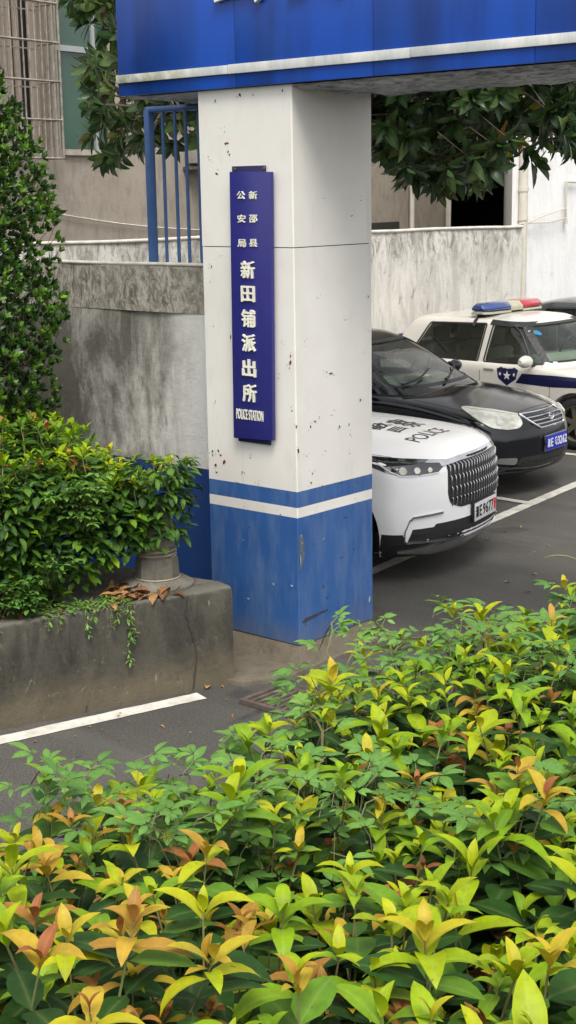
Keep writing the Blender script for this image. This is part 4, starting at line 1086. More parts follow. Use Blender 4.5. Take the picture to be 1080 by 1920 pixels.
# ------------------------------------------------------------------ 2. black saloon
def saloon(root, st, lv, crown, L, W, fp, bow, wheels, wr, pm, wins, ws, rw, e=5.0):
    me = body_mesh(st, L, bow, .25, wheels, wr+.05, W, fp); bv = bvh_of(me); chm(me, 'body', pm, root, 40)
    gm, outer = green_mesh(lv, crown, e=e)
    glasshouse(root, gm, outer, wins, ws, rw, pm)
    return bv, outer
MT['lampring'] = simple('lamp_ring_grey', (.66, .66, .60), .15)
def black_car():
    root = thing('parked_car', 'shiny black saloon car with a chrome slatted grille and blue number plate', 'car', (-7.13, 12.03, 0), R(5.2))
    W = 1.71; L = 4.5
    st = [(0, .28, .62, .68, .55, .66, .60), (-.015, .24, .68, .735, .62, .72, .68), (-.05, .22, .72, .775, .68, .77, .72), (-.12, .21, .745, .805, .74, .81, .76), (-.3, .20, .785, .845, .79, .84, .78),
          (-.6, .20, .83, .90, .81, .85, .79), (-1.05, .21, .885, .965, .82, .855, .80), (-1.5, .21, .92, .96, .82, .855, .79), (-3.3, .21, .94, .96, .82, .855, .79), (-4.0, .24, .94, 1.0, .80, .845, .76), (-4.35, .28, .90, .96, .76, .80, .70), (-4.5, .36, .84, .88, .66, .72, .64)]
    fp = lambda z: -.10*max(0, (z-.55)/.25)**1.6-.08*max(0, (.34-z)/.12)**1.5+.02
    lv = [(0, -1.02, -3.95, .775, .93), (.35, -1.36, -3.72, .73, 1.12), (.8, -1.86, -3.36, .63, 1.36), (1, -2.05, -3.2, .575, 1.415)]
    wins = [rounded([(-1.50, 1.00), (-2.02, 1.32), (-2.40, 1.34), (-2.42, .99)]), rounded([(-2.50, .99), (-2.48, 1.34), (-3.05, 1.32), (-3.30, 1.0)])]
    bv, outer = saloon(root, st, lv, .055, L, W, fp, .36, (-.88, -3.48), .31, 'pblack', wins,
        (rounded([(-.685, 1.0), (-.50, 1.365), (.50, 1.365), (.685, 1.0)], .07), -2.2), (rounded([(-.60, 1.02), (-.48, 1.34), (.48, 1.34), (.60, 1.02)], .06), -3.1))
    deck_cabin(root, -1.15, -3.8, .72, .95, 1.03); seats(root, (-2.35, -3.15), .34, .95, 1.30); steering(root, -1.7, .34, 1.04)
    for x, s in ((-.88, -1), (-.88, 1), (-3.48, -1), (-3.48, 1)): wheel(root, x, s*(W/2-.12), .31, .195, 5, s)
    def sf(y, z):
        h, *_ = bv.ray_cast(Vector((3, y, z)), Vector((-1, 0, 0))); return h.x if h else -.3
    G = rounded([(-.36, .775), (-.28, .665), (-.2, .65), (.2, .65), (.28, .665), (.36, .775), (.2, .79), (-.2, .79)], .02)
    gr = ch(patch(bv, G, (0, 0, 0), *XU, off=.003, depth=.02), 'grille', 'blackplastic', root)
    mb = MB()
    for k, (z, w) in enumerate(((.785, .36), (.752, .345), (.72, .32), (.688, .295), (.656, .25))):
        pts = [(sf(w*(i/8-1)+.0, z)+.014, w*(i/8-1), z-.004*abs(i/8-1)) for i in range(17)]
        mb.tube(pts, .0085 if k not in (0, 4) else .011, 6)
    for s in (-1, 1): mb.tube([(sf(s*.365, .78)+.012, s*.365, .785), (sf(s*.32, .71)+.012, s*.325, .71), (sf(s*.25, .656)+.012, s*.25, .656)], .011, 6)
    ch(mb, 'chrome_slats', 'chrome', gr, smooth=60)
    mb = MB(); x0 = sf(0, .73)+.030
    for (a, b) in ((.052, .036), (.024, .034), (.047, .014)):
        mb.tube([(x0, a*math.cos(t), .735+(.010 if b == .014 else 0)+b*math.sin(t)) for t in [2*PI*k/20 for k in range(21)]], .0055, 5, cap=False)
    ch(mb, 'emblem', 'chrome', gr, smooth=60)
    for s in (-1, 1):
        a_ = R(48); d = Vector((-math.cos(a_), -s*math.sin(a_), 0)); u = Vector((-math.sin(a_), s*math.cos(a_), 0)); O = Vector((-.15, s*.62, 0))
        P = rounded([(-.16, .715), (-.12, .785), (.08, .822), (.36, .855), (.40, .845), (.28, .755), (.16, .69), (.0, .665), (-.12, .672)], .03)
        lamp = ch(patch(bv, P, O, u, (0, 0, 1), d, off=.012, depth=.016, grid=.022), 'headlamp', 'lens', root, smooth=50)
        mb = MB(); patch(bv, poly_line([(-.13, .775), (.08, .812), (.34, .846)], .010), O, u, (0, 0, 1), d, off=.017, depth=.006, grid=.03, mb=mb); ch(mb, 'lamp_trim', MT['lampring'], lamp)
        for a, b, r_ in ((-.045, .722, .036), (.085, .742, .046)):
            q_ = O+u*a+Vector((0, 0, b)); h, nr, *_ = bv.ray_cast(q_-d*4, d)
            if h is None: continue
            mb = MB(); mb.lathe([(0, .010), (r_*.5, .008), (r_*.85, .0), (r_, -.012)], 20)
            M4 = Matrix.Translation(h-d*.016) @ (nr if nr.dot(d) < 0 else -nr).to_track_quat('Z', 'Y').to_matrix().to_4x4(); mb.v = [tuple(M4 @ Vector(x_)) for x_ in mb.v]
            ch(mb, 'reflector', MT['lampring'], lamp, smooth=60)
        P = rounded([(-.10, .40), (.10, .41), (.13, .36), (-.08, .335)], .03)
        ch(patch(bv, P, O, u, (0, 0, 1), d, off=.003, depth=.01), 'fog_lamp', simple('fog_lens', (.16, .16, .15), .15), root)
        mb = MB(); patch(bv, rounded([(s*.48, .70), (s*.80, .86), (s*.80, .72), (s*.5, .68)], .02), (-3, 0, 0), (0, 1, 0), (0, 0, 1), (1, 0, 0), off=.006, depth=.01, mb=mb); ch(mb, 'tail_lamp', 'bar_red', root)
        mirror_part(root, -1.62, s*.86, 1.03, 'pblack', s)
        for x in (-2.3, -3.1):
            mb = MB(); h, *_ = bv.ray_cast(Vector((x, s*3, .82)), Vector((0, -s, 0))); y = h.y if h else s*.85
            mb.tube([(x-.09, y-s*.005, .82), (x-.06, y+s*.028, .825), (x+.06, y+s*.028, .825), (x+.09, y-s*.005, .82)], .011, 6); ch(mb, 'door_handle', 'pblack', root, smooth=60)
    ch(patch(bv, rounded([(-.55, .33), (-.5, .40), (.5, .40), (.55, .33), (.4, .29), (-.4, .29)], .03), (0, 0, 0), *XU, off=.002, depth=.01), 'lower_grille', 'blackplastic', root)
    mb = MB(); stroke_patch(bv, [(-.75, .265), (-.3, .255), (.3, .255), (.75, .265)], .012, XU, mb, .010); ch(mb, 'lip_trim', 'blackplastic', root)
    plate(root, bv, .50, 'plateblue', [('湘', -.175, .052, .08, 'vwhite'), ('E', -.108, .043, .08, 'vwhite'), ('Q', -.022, .045, .085, 'vwhite'), ('3', .035, .042, .08, 'vwhite'), ('2', .087, .042, .08, 'vwhite'), ('6', .139, .042, .08, 'vwhite'), ('2', .190, .042, .08, 'vwhite')], None)
    mb = MB()
    for s in (-1, 1):
        stroke_patch(bv, [(-.22, s*.40), (-.3, s*.62), (-.6, s*.73), (-1.1, s*.75)], .006, TOP, mb, .001)
        stroke_patch(bv, [(-1.35, .26), (-1.28, .6), (-1.36, .88)], .006, SIDE(s), mb, .001); stroke_patch(bv, [(-2.44, .28), (-2.44, .93)], .006, SIDE(s), mb, .001)
    stroke_patch(bv, [(-.22, -.40), (-.20, 0), (-.22, .40)], .006, TOP, mb, .001)
    ch(mb, 'panel_gaps', simple('gap_grey', (.002, .002, .002), .9), root)
    mb = MB()
    for y0, y1 in ((-.62, -.12), (-.08, .50)):
        pts = []
        for i in range(9):
            y = y0+(y1-y0)*i/8; h, nr, *_ = outer.ray_cast(Vector((3, y, 1.0+.012*i)), Vector((-1, 0, 0)))
            if h: pts.append(h+nr*(.03 if nr.x > 0 else -.03))
        if len(pts) > 2: mb.tube(pts, [.014]+[.010]*(len(pts)-1), 6)
    ch(mb, 'wipers', 'blackplastic', root, smooth=60)
    mb = MB(); mb.box((-1.48, -.30, 1.032), (-1.28, -.14, 1.075)); mb.box((-1.40, -.06, 1.032), (-1.30, .04, 1.05)); ch(mb, 'papers_on_dashboard', 'paper', root, bevel=.01)
black_car()

# ------------------------------------------------------------------ 3. ivory police hatchback with light bar
def old_police():
    root = thing('police_car', 'old ivory police hatchback with a blue and red roof light bar and navy side stripe', 'police car', (-7.27, 14.93, 0), R(-1.5))
    W = 1.70; L = 4.15
    st = [(0, .30, .62, .66, .60, .70, .66), (-.015, .26, .68, .72, .66, .76, .72), (-.05, .23, .71, .76, .72, .81, .76), (-.15, .21, .745, .79, .78, .835, .78), (-.5, .20, .80, .845, .81, .845, .79),
          (-1.1, .21, .86, .91, .82, .85, .80), (-1.4, .22, .885, .90, .82, .85, .80), (-3.2, .22, .90, .91, .82, .85, .80), (-3.9, .26, .90, .94, .80, .83, .77), (-4.07, .30, .86, .90, .76, .79, .72), (-4.15, .38, .80, .84, .70, .74, .66)]
    fp = lambda z: -.05*max(0, (z-.55)/.25)**1.6+.01
    lv = [(0, -1.05, -3.78, .79, .885), (.35, -1.22, -3.50, .745, 1.06), (.85, -1.56, -3.24, .66, 1.34), (1, -1.68, -3.12, .615, 1.38)]
    wins = [rounded([(-1.30, .925), (-1.64, 1.31), (-2.00, 1.325), (-2.06, .915)], .025), rounded([(-2.17, .915), (-2.12, 1.325), (-2.90, 1.305), (-3.14, .935)], .025)]
    bv, outer = saloon(root, st, lv, .045, L, W, fp, .22, (-.80, -3.30), .30, 'pcream', wins,
        (rounded([(-.70, .945), (-.54, 1.325), (.54, 1.325), (.70, .945)], .05), -1.85), (rounded([(-.62, 1.0), (-.50, 1.28), (.50, 1.28), (.62, 1.0)], .05), -2.85), e=7.0)
    deck_cabin(root, -1.2, -3.7, .72, .90, .98); seats(root, (-2.15, -2.95), .34, .90, 1.20); steering(root, -1.62, .34, 1.0)
    for x, s in ((-.80, -1), (-.80, 1), (-3.30, -1), (-3.30, 1)): wheel(root, x, s*(W/2-.11), .30, .185, 6, s)
    mb = MB()
    for s in (-1, 1):
        stroke_patch(bv, [(-1.13, .24), (-1.13, .88)], .006, SIDE(s), mb, .001); stroke_patch(bv, [(-2.08, .26), (-2.08, .89)], .006, SIDE(s), mb, .001)
    ch(mb, 'panel_gaps', 'vblack', root)
    for s in (-1, 1):
        ch(patch(bv, [(-1.50, .812), (-1.58, .70), (-1.10, .685), (-.32, .72), (-.32, .80), (-1.10, .815)], (0, 0, 0), *SIDE(s), off=.002, depth=.003, grid=.06), 'navy_stripe', 'navy', root)
        sh = ch(patch(bv, [(-1.70-.145, .845), (-1.70-.09, .87), (-1.70-.05, .855), (-1.70, .895), (-1.70+.05, .855), (-1.70+.09, .87), (-1.70+.145, .845), (-1.70+.12, .74), (-1.70, .66), (-1.70-.12, .74)][::1], (0, 0, 0), *SIDE(s), off=.002, depth=.003, grid=.05), 'shield_badge', 'navy', root)
        star = [(-1.70+(.055 if k % 2 == 0 else .022)*math.sin(PI*k/5), .775+(.055 if k % 2 == 0 else .022)*math.cos(PI*k/5)) for k in range(10)]
        m2 = patch(bv, star, (0, 0, 0), *SIDE(s), off=.0045, depth=.001, grid=0)
        for dx in (-.095, .095):
            patch(bv, [(-1.70+dx+(.02 if k % 2 == 0 else .009)*math.sin(PI*k/5), .79+(.024 if k % 2 == 0 else .01)*math.cos(PI*k/5)) for k in range(10)], (0, 0, 0), *SIDE(s), off=.0045, depth=.001, grid=0, mb=m2)
        ch(m2, 'white_star', 'vwhite', sh)
        mirror_part(root, -1.38, s*.87, .965, 'pcream', s, 1.1)
        for x in (-1.95, -2.95):
            mb = MB(); h, *_ = bv.ray_cast(Vector((x, s*3, .84)), Vector((0, -s, 0))); y = h.y if h else s*.85
            mb.box((x-.07, min(y-s*.004, y+s*.02), .83), (x+.07, max(y-s*.004, y+s*.02), .855)); ch(mb, 'door_handle', 'pcream', root, bevel=.006)
        a_ = R(30); d = Vector((-math.cos(a_), -s*math.sin(a_), 0)); u = Vector((-math.sin(a_), s*math.cos(a_), 0)); O = Vector((-.1, s*.6, 0))
        ch(patch(bv, rounded([(-.18, .58), (-.18, .70), (.24, .72), (.22, .60)], .02), O, u, (0, 0, 1), d, off=.004), 'headlamp', 'lens', root)
        mb = MB(); patch(bv, rounded([(s*.52, .62), (s*.52, .76), (s*.80, .76), (s*.80, .62)], .02), (-3, 0, 0), (0, 1, 0), (0, 0, 1), (1, 0, 0), off=.006, mb=mb); ch(mb, 'tail_lamp', 'bar_red', root)
    ch(patch(bv, rounded([(-.38, .58), (-.38, .68), (.38, .68), (.38, .58)], .02), (0, 0, 0), *XU, off=.003), 'grille', 'blackplastic', root)
    ch(patch(bv, rounded([(-.62, .30), (-.62, .50), (.62, .50), (.62, .30)], .05), (0, 0, 0), *XU, off=.03, depth=.03), 'bumper', simple('bumper_grey', (.30, .30, .28), .6), root)
    mb = MB()
    for s in (-1, 1):
        pts = []
        for i in range(10):
            z = .9+(1.36-.9)*i/9; h, nr, *_ = outer.ray_cast(Vector((3, s*(.77-.135*i/9), z)), Vector((-1, 0, 0)))
            if h: pts.append(tuple(h+Vector((.004, 0, 0))))
        mb.tube(pts, .012, 5)
    ch(mb, 'pillar_trim', 'blackplastic', root)
    for s in (-1, 1):
        mb = MB(); patch(outer, poly_line([(-1.28, .945), (-1.64, 1.33), (-2.06, 1.35)], .055), (0, 0, 0), *SIDE(s), off=.006, depth=.01, mb=mb); ch(mb, 'window_visor', 'blackplastic', root)
    patch_ = patch(outer, [(-.53+.042*math.cos(t), 1.25+.027*math.sin(t)) for t in [2*PI*k/14 for k in range(14)]], (0, 0, 0), *XU, off=-.004, depth=0, grid=0); ch(patch_, 'screen_sticker', 'cyan', root)
    # light bar
    lb_ = thing_child('light_bar', root); lx = -2.28; zr = 1.415
    def barseg(y0, y1, e0, e1, m, nm, z0=0.035, z1=.135, dx=.145):
        """a beacon section; e0/e1 shrink its ends"""
        mb = MB(); V = []
        ys = [y0, y0+(y1-y0)*.22, y0+(y1-y0)*.78, y1]; sc = [e0, 1, 1, e1]
        for y, k in zip(ys, sc):
            for a, b in ((-1, 0), (-1, .45), (-.62, 1), (.62, 1), (1, .45), (1, 0)):
                V.append((lx+a*dx*k, y, zr+z0+(z1-z0)*b*(.45+.55*k)))
        Fs = [(i*6+k, i*6+(k+1) % 6, (i+1)*6+(k+1) % 6, (i+1)*6+k) for i in range(3) for k in range(6)]+[tuple(range(6)), tuple(range(18, 24))]
        mb.add(V, Fs); ch(mb, nm, m, lb_, bevel=.008)
    barseg(-.62, -.13, .55, 1, 'bar_blue', 'blue_lens', .055); barseg(.13, .62, 1, .55, 'bar_red', 'red_lens', .055); barseg(-.128, .128, .98, .98, 'bar_clear', 'speaker_cover', .03)
    barseg(-.625, -.13, .56, 1.0, 'bar_clear', 'blue_lens_base', .012, .054, .150); barseg(.13, .625, 1.0, .56, 'bar_clear', 'red_lens_base', .012, .054, .150)
    mb = MB()
    for s in (-1, 1): mb.box((lx-.05, s*.50-.05, zr-.09), (lx+.05, s*.50+.05, zr+.012)); mb.tube([(lx, s*.55, zr-.02), (lx, s*.66, zr-.06), (lx, s*.70, zr-.12)], .02, 6)
    ch(mb, 'mounting_feet', 'blackplastic', lb_)
old_police()

# ------------------------------------------------------------------ 4. dark car at the far end
def far_car():
    root = thing('parked_car', 'dark grey car parked beyond the old police hatchback against the white building', 'car', (-6.95, 17.55, 0), R(0))
    W = 1.76; L = 4.5
    st = [(0, .30, .60, .66, .58, .68, .62), (-.02, .26, .67, .73, .66, .76, .70), (-.12, .22, .74, .80, .76, .84, .78), (-.5, .2, .82, .88, .82, .87, .80),
          (-1.1, .21, .90, .96, .84, .88, .81), (-1.6, .22, .93, .96, .84, .88, .80), (-3.5, .22, .95, .97, .84, .88, .80), (-4.2, .26, .94, 1.0, .80, .85, .76), (-4.5, .38, .84, .88, .70, .75, .66)]
    fp = lambda z: -.06*max(0, (z-.55)/.25)**1.6
    lv = [(0, -1.1, -4.1, .79, .93), (.35, -1.45, -3.9, .74, 1.12), (.8, -1.95, -3.5, .64, 1.34), (1, -2.15, -3.3, .58, 1.39)]
    wins = [rounded([(-1.60, 1.00), (-2.12, 1.30), (-2.50, 1.32), (-2.52, .99)]), rounded([(-2.60, .99), (-2.58, 1.32), (-3.2, 1.30), (-3.45, 1.0)])]
    bv, outer = saloon(root, st, lv, .055, L, W, fp, .32, (-.88, -3.55), .32, 'pgrey', wins,
        (rounded([(-.685, 1.0), (-.52, 1.34), (.52, 1.34), (.685, 1.0)], .07), -2.3), (rounded([(-.60, 1.02), (-.48, 1.32), (.48, 1.32), (.60, 1.02)], .06), -3.2))
    deck_cabin(root, -1.2, -3.9, .72, .95, 1.03); seats(root, (-2.4, -3.2), .34, .95, 1.28)
    for x, s in ((-.88, -1), (-.88, 1), (-3.55, -1), (-3.55, 1)): wheel(root, x, s*(W/2-.12), .32, .2, 5, s)
    for s in (-1, 1):
        a_ = R(45); d = Vector((-math.cos(a_), -s*math.sin(a_), 0)); u = Vector((-math.sin(a_), s*math.cos(a_), 0)); O = Vector((-.15, s*.62, 0))
        ch(patch(bv, rounded([(-.15, .66), (-.12, .76), (.3, .82), (.2, .68)], .03), O, u, (0, 0, 1), d, off=.004), 'headlamp', 'lens', root)
        mirror_part(root, -1.7, s*.90, 1.03, 'pgrey', s)
    ch(patch(bv, rounded([(-.35, .60), (-.35, .72), (.35, .72), (.35, .60)], .03), (0, 0, 0), *XU, off=.003), 'grille', 'blackplastic', root)
far_car()
# ================================================================== PLANTER ON THE LEFT
PC = atZ(440, 1280); PA = atZ(0, 1370); PC.z = 0; PA.z = 0
pax = (PA-PC).normalized(); pbx = Vector((pax.y, -pax.x, 0))
if pbx.x > 0: pbx = -pbx
PT = .59
def PF(a, b, z=0.): return PC+pax*a+pbx*b+Vector((0, 0, z))
def toPF(w): d = w-PC; return (d.dot(pax), d.dot(pbx))
bk = [toPF(Vector((x, 6.82, 0))) for x in (-6.35, -9.2)]
planter = thing('planter', 'long weathered concrete planter with mossy stains and a cracked face beside the pillar', 'planter', tuple(PC))
mb = MB()
PLn = 6.0
def pgrid(mb, a0, a1, b0, b1, z0, z1, seed, amp=.006):
    """kerb block with softly uneven faces"""
    n = max(2, int((a1-a0)/.12)); sec = [(b0, z0), (b0, z0+(z1-z0)*.33), (b0, z0+(z1-z0)*.66), (b0, z1-.025), (b0+.012, z1-.006), (b0+.03, z1), (b1-.02, z1), (b1, z1-.02), (b1, z0)]
    m = len(sec); st0 = len(mb.v)
    for i in range(n+1):
        a = a0+(a1-a0)*i/n
        for k, (b, z) in enumerate(sec):
            e = amp*vnoise(a*3, k*1.3, 2.1, seed); e2 = amp*.8*vnoise(a*4, k, 3.1, seed+2)
            mb.v.append(tuple(PF(a+(amp*vnoise(k, 3, 2, seed) if i in (0, n) else 0), b+(e if 0 < k < 8 else 0), z+(e2 if 2 < k < 8 else 0))))
    for i in range(n):
        for k in range(m-1):
            q = st0+i*m+k; mb.f.append((q, q+m, q+m+1, q+1)); mb.mi.append(0)
    mb.f.append(tuple(st0+k for k in range(m))); mb.mi.append(0); mb.f.append(tuple(st0+n*m+k for k in range(m))); mb.mi.append(0)
pgrid(mb, 0, PLn, 0, .20, 0, PT, 1)
mb.build('front_kerb', MT['planter'], planter, smooth=55)
sd = atZ(349, 1086, PT); sdir = (toPF(sd)[0]/max(.1, toPF(sd)[1]))
mb = MB()
cp_ = [PF(.0, .201), PF(.95, .201), PF(.95, 1.0), PF(sdir*.9-.0, 1.0)]
mb.prism([(q.x, q.y) for q in cp_], 0, PT-.004); mb.build('end_slab', MT['planter'], planter, bevel=.01)
mb = MB(); cs = [PF(.955, .201), PF(PLn, .201), PF(PLn, 2.4), Vector((-9.2, 6.83, 0)), PF(.955, 1.02)]
mb.prism([(q.x, q.y) for q in cs], 0, PT-.07); mb.build('soil', MT['soil'], planter)
# crack in the face: a thin dark wandering line with chipped pale lips
mb = MB(); b_ = MB(); pr = None
for i in range(15):
    t = i/14; a = .285+.028*math.sin(t*7+.5)*(1-.3*t)-.02*t+UH(-.008, .008); z = PT-.005-t*(PT-.02)
    q = PF(a, -.009, z)
    if pr is not None:
        w1 = pax*UH(.002, .0055); mb.add([pr-w1, pr+w1, q+w1, q-w1], [(0, 1, 2, 3)])
        w2 = pax*UH(.007, .010); off = PF(0, 0)-PF(0, .001)
        b_.add([pr+w1, pr+w2, q+w2, q+w1], [(0, 1, 2, 3)])
    pr = q
mb.build('crack', MT['chip'], planter)

# stone post with a round-cornered flange, wound with wire
pq = atZ(296, 1098, PT); post = thing('stone_post', 'short weathered stone post on a flanged foot, wound with wire and half hidden by leaves', 'post', (pq.x, pq.y, PT-.004))
mb = MB(); mb.lathe([(0, 0), (.215, .0), (.215, .025), (.175, .05), (.13, .06)], 28, (pq.x, pq.y, PT-.003)); mb.build('flange', MT['stone'], post, smooth=35)
mb = MB(); mb.lathe([(.13, .058), (.125, .17), (.118, .185)], 8, (pq.x, pq.y, PT-.003)); mb.build('foot', MT['stone'], post)
mb = MB(); mb.lathe([(.108, .18), (.112, .26), (.100, .34), (.104, .42), (.08, .5), (.06, .52), (0, .52)], 20, (pq.x, pq.y, PT-.003)); mb.build('shaft', MT['stone'], post, smooth=50)
mb = MB(); pts = [(pq.x+(.117-.00)*math.cos(t*2*PI), pq.y+.117*math.sin(t*2*PI), PT+.185+.012*t+.006*math.sin(t*9)) for t in [k/14 for k in range(0, 60)]]
mb.tube(pts, .0035, 4); pts = [(pq.x+.133*math.cos(t*2*PI), pq.y+.133*math.sin(t*2*PI), PT+.062) for t in [k/24 for k in range(25)]]; mb.tube(pts, .004, 4)
mb.build('wire', simple('pale_wire', (.35, .31, .22), .6), post)

# ------------------------------------------------------------------ hedge in the planter
hg = thing('planter_hedge', 'leafy green hedge with yellow-green tips and creeper growing in the concrete planter', 'hedge', tuple(PF(2.2, .9, PT-.07)))
Lv = Leaves(HT); st = MB(); Vv = Leaves(VT); vs_ = MB()
def hedge_in(a, b):          # height of the clipped top over planter coordinates, None outside
    w = PF(a, b)
    if w.y > 6.72: return None
    if a < .34 or b < .24 or b > 1.75 or a > 4.6: return None
    e = min(1, (a-.3)/.5)
    return PT+.47+.30*e**.6+.13*min(b, 1.2)+.07*vnoise(a*2, b*2, 2.2, 1)+.05*vnoise(a*5, b*5, 2, 2)
cnt = 0
for _ in range(2300):
    a, b = UH(.25, 4.6), UH(.15, 1.75); h = hedge_in(a, b)
    if h is None: continue
    if random.random() > (.5 if b < .9 else .5): continue
    cnt += 1
    warm = .50+.10*vnoise(a*2, b*3, 2, 5)+UH(-.12, .12)
    if random.random() < .10: warm = UH(.84, .98)
    p = np.array(PF(a, b, h+UH(-.10, .07)))
    hedge_shoot(Lv, st, p, UH(.14, .26), UH(.85, 1.2), warm, True, 3)
for _ in range(12500):       # body of the hedge: older leaves, thickest towards the faces
    a, b = UH(.2, 4.6), .18+abs(random.gauss(0, .33))
    h = hedge_in(max(a, .35), max(b, .25))
    if h is None: continue
    z = PT-.02+(h-.05-PT)*random.random()**.8
    zz = (z-PT)/(h-PT)
    if a < .30+1.0*max(0, .62-zz)**.9+.07*vnoise(z*9, b*5, 1, 4): continue
    bb = b+.06*vnoise(a*3, z*5, 2.5, 7)-.06*math.sin(PI*zz)
    d = rdir(R(UH(-40, 35)), math.atan2(-pbx.y, -pbx.x)+UH(-1.5, 1.5)); p = np.array(PF(a, bb, z))
    n = upn(d)+np.array([-pbx.x, -pbx.y, 0])*UH(.1, .7)
    Lv.add(random.choice((5, 5, 0)), p, d, n, UH(.06, .10), UH(.05, .42) if random.random() < .93 else UH(.4, .6))
for _ in range(2300):        # creeper over the face
    a = UH(.75, 3.6); h = hedge_in(a, .4)
    if h is None: continue
    zz = UH(.05, .95); z = PT+(h-PT)*zz
    if a < .62+.6*(1-zz): continue
    if vnoise(a*1.5, z*2.5, 2, 11) < -.1: continue
    b = .14+.06*vnoise(a*3, z*5, 2.5, 7)-.07*math.sin(PI*zz)+UH(-.02, .05)
    vine_leaf(Vv, vs_, np.array(PF(a, b, z)), math.atan2(-pbx.y, -pbx.x)+UH(-1.3, 1.3), UH(.8, 1.15), .42+.3*zz)
for _ in range(420):         # foliage over the post, thinning downwards
    d0 = UH(0, 2*PI); z = PT+.24+.52*random.random()**.7; r_ = .14+.13*((z-PT)/.8)
    p = np.array((pq.x+r_*math.cos(d0)*UH(.5, 1), pq.y+r_*math.sin(d0)*UH(.5, 1), z)); d = rdir(R(UH(-50, 20)), d0+UH(-.8, .8))
    Lv.add(random.choice((5, 3, 0)), p, d, upn(d), UH(.06, .09), UH(.08, .38))
for _ in range(30):
    d0 = UH(0, 2*PI); r_ = UH(0, .25); p = np.array((pq.x+r_*math.cos(d0), pq.y+r_*math.sin(d0), PT+.70+UH(-.12, .06)))
    hedge_shoot(Lv, st, p, UH(.12, .2), UH(.75, 1.0), UH(.5, .68), True, 3)
Lv.build('foliage', MT['hedge'], hg); st.build('stems', MT['stem'], hg)
Vv.build('creeper_leaves', MT['vine'], hg); vs_.build('creeper_stems', MT['stem'], hg)
# dry leaves lying on the planter
DT = [leaf_tpl(4, .42, 1.1, .35), leaf_tpl(4, .5, .5, .5), leaf_tpl(4, .3, -1.0, .2)]
dl = Leaves(DT)
for _ in range(190):
    q = atZ(UH(205, 330), UH(1105, 1150), PT)
    a, b = toPF(q)
    if b < .05: continue
    d = rdir(R(UH(-8, 20)), UH(0, 6.28)); dl.add(random.choice((0, 1, 2)), (q.x, q.y, PT+UH(.004, .03)-(.06 if b > .2 and a > .95 else 0)), d, upn(d), UH(.06, .13), UH(0, 1))
for _ in range(60):
    q = PF(UH(1, 3.5), UH(.03, .24), PT); d = rdir(R(UH(-5, 10)), UH(0, 6.28)); dl.add(0, (q.x, q.y, PT+.006), d, upn(d), UH(.04, .08), UH(0, .7))
tag(dl.build('dry_leaves', MT['dry']), 'brown dry leaves heaped on top of the concrete planter near the stone post', 'dry leaves', kind='stuff')
dl = Leaves(DT); q = atZ(387, 1291, .012); d = rdir(R(5), 2.2); dl.add(0, tuple(q), d, upn(d)+np.array([.2, 0, 0]), .10, .9)
tag(dl.build('fallen_leaf', MT['dry']), 'single curled tan leaf lying on the asphalt at the planter corner', 'leaf')
# weed trailing over the planter edge
wd_ = thing('trailing_weed', 'thin green weed trailing over the front edge of the concrete planter', 'weed', tuple(PF(.85, .1, PT)))
Wv = Leaves([leaf_tpl(3, .35, .5, .2)]); ws_ = MB()
strands = [(.66, .22), (.68, .34), (.78, .10), (.92, .14), (1.08, .07), (.74, .06), (.88, .04), (1.15, .05)]
for a, dr in strands:
    pts = [PF(a+UH(-.05, .05), .16, PT+.01), PF(a, .04, PT+.025), PF(a, -.018, PT-.01)]; n = max(2, int(dr/.04))
    for i in range(1, n+1): pts.append(PF(a+.012*math.sin(i*1.3), -.018-.008*abs(math.sin(i)), PT-.01-dr*i/n))
    ws_.tube(pts, .0022, 4)
    for i in range(len(pts)-1):
        for _ in range(4):
            t = UH(0, 1); p = pts[i]*(1-t)+pts[i+1]*t; az = math.atan2(-pbx.y, -pbx.x)+UH(-1.6, 1.6); d = rdir(R(UH(-60, 30)), az); Wv.add(0, tuple(p), d, upn(d), UH(.02, .045), UH(.4, 1))
for _ in range(330):
    q = PF(UH(.66, 1.25), UH(.0, .17), PT+UH(.0, .03)); d = rdir(R(UH(-15, 40)), UH(0, 6.28)); Wv.add(0, tuple(q), d, upn(d), UH(.02, .05), UH(.4, 1))
Wv.build('leaves', MT['vine'], wd_); ws_.build('stems', MT['stem'], wd_)

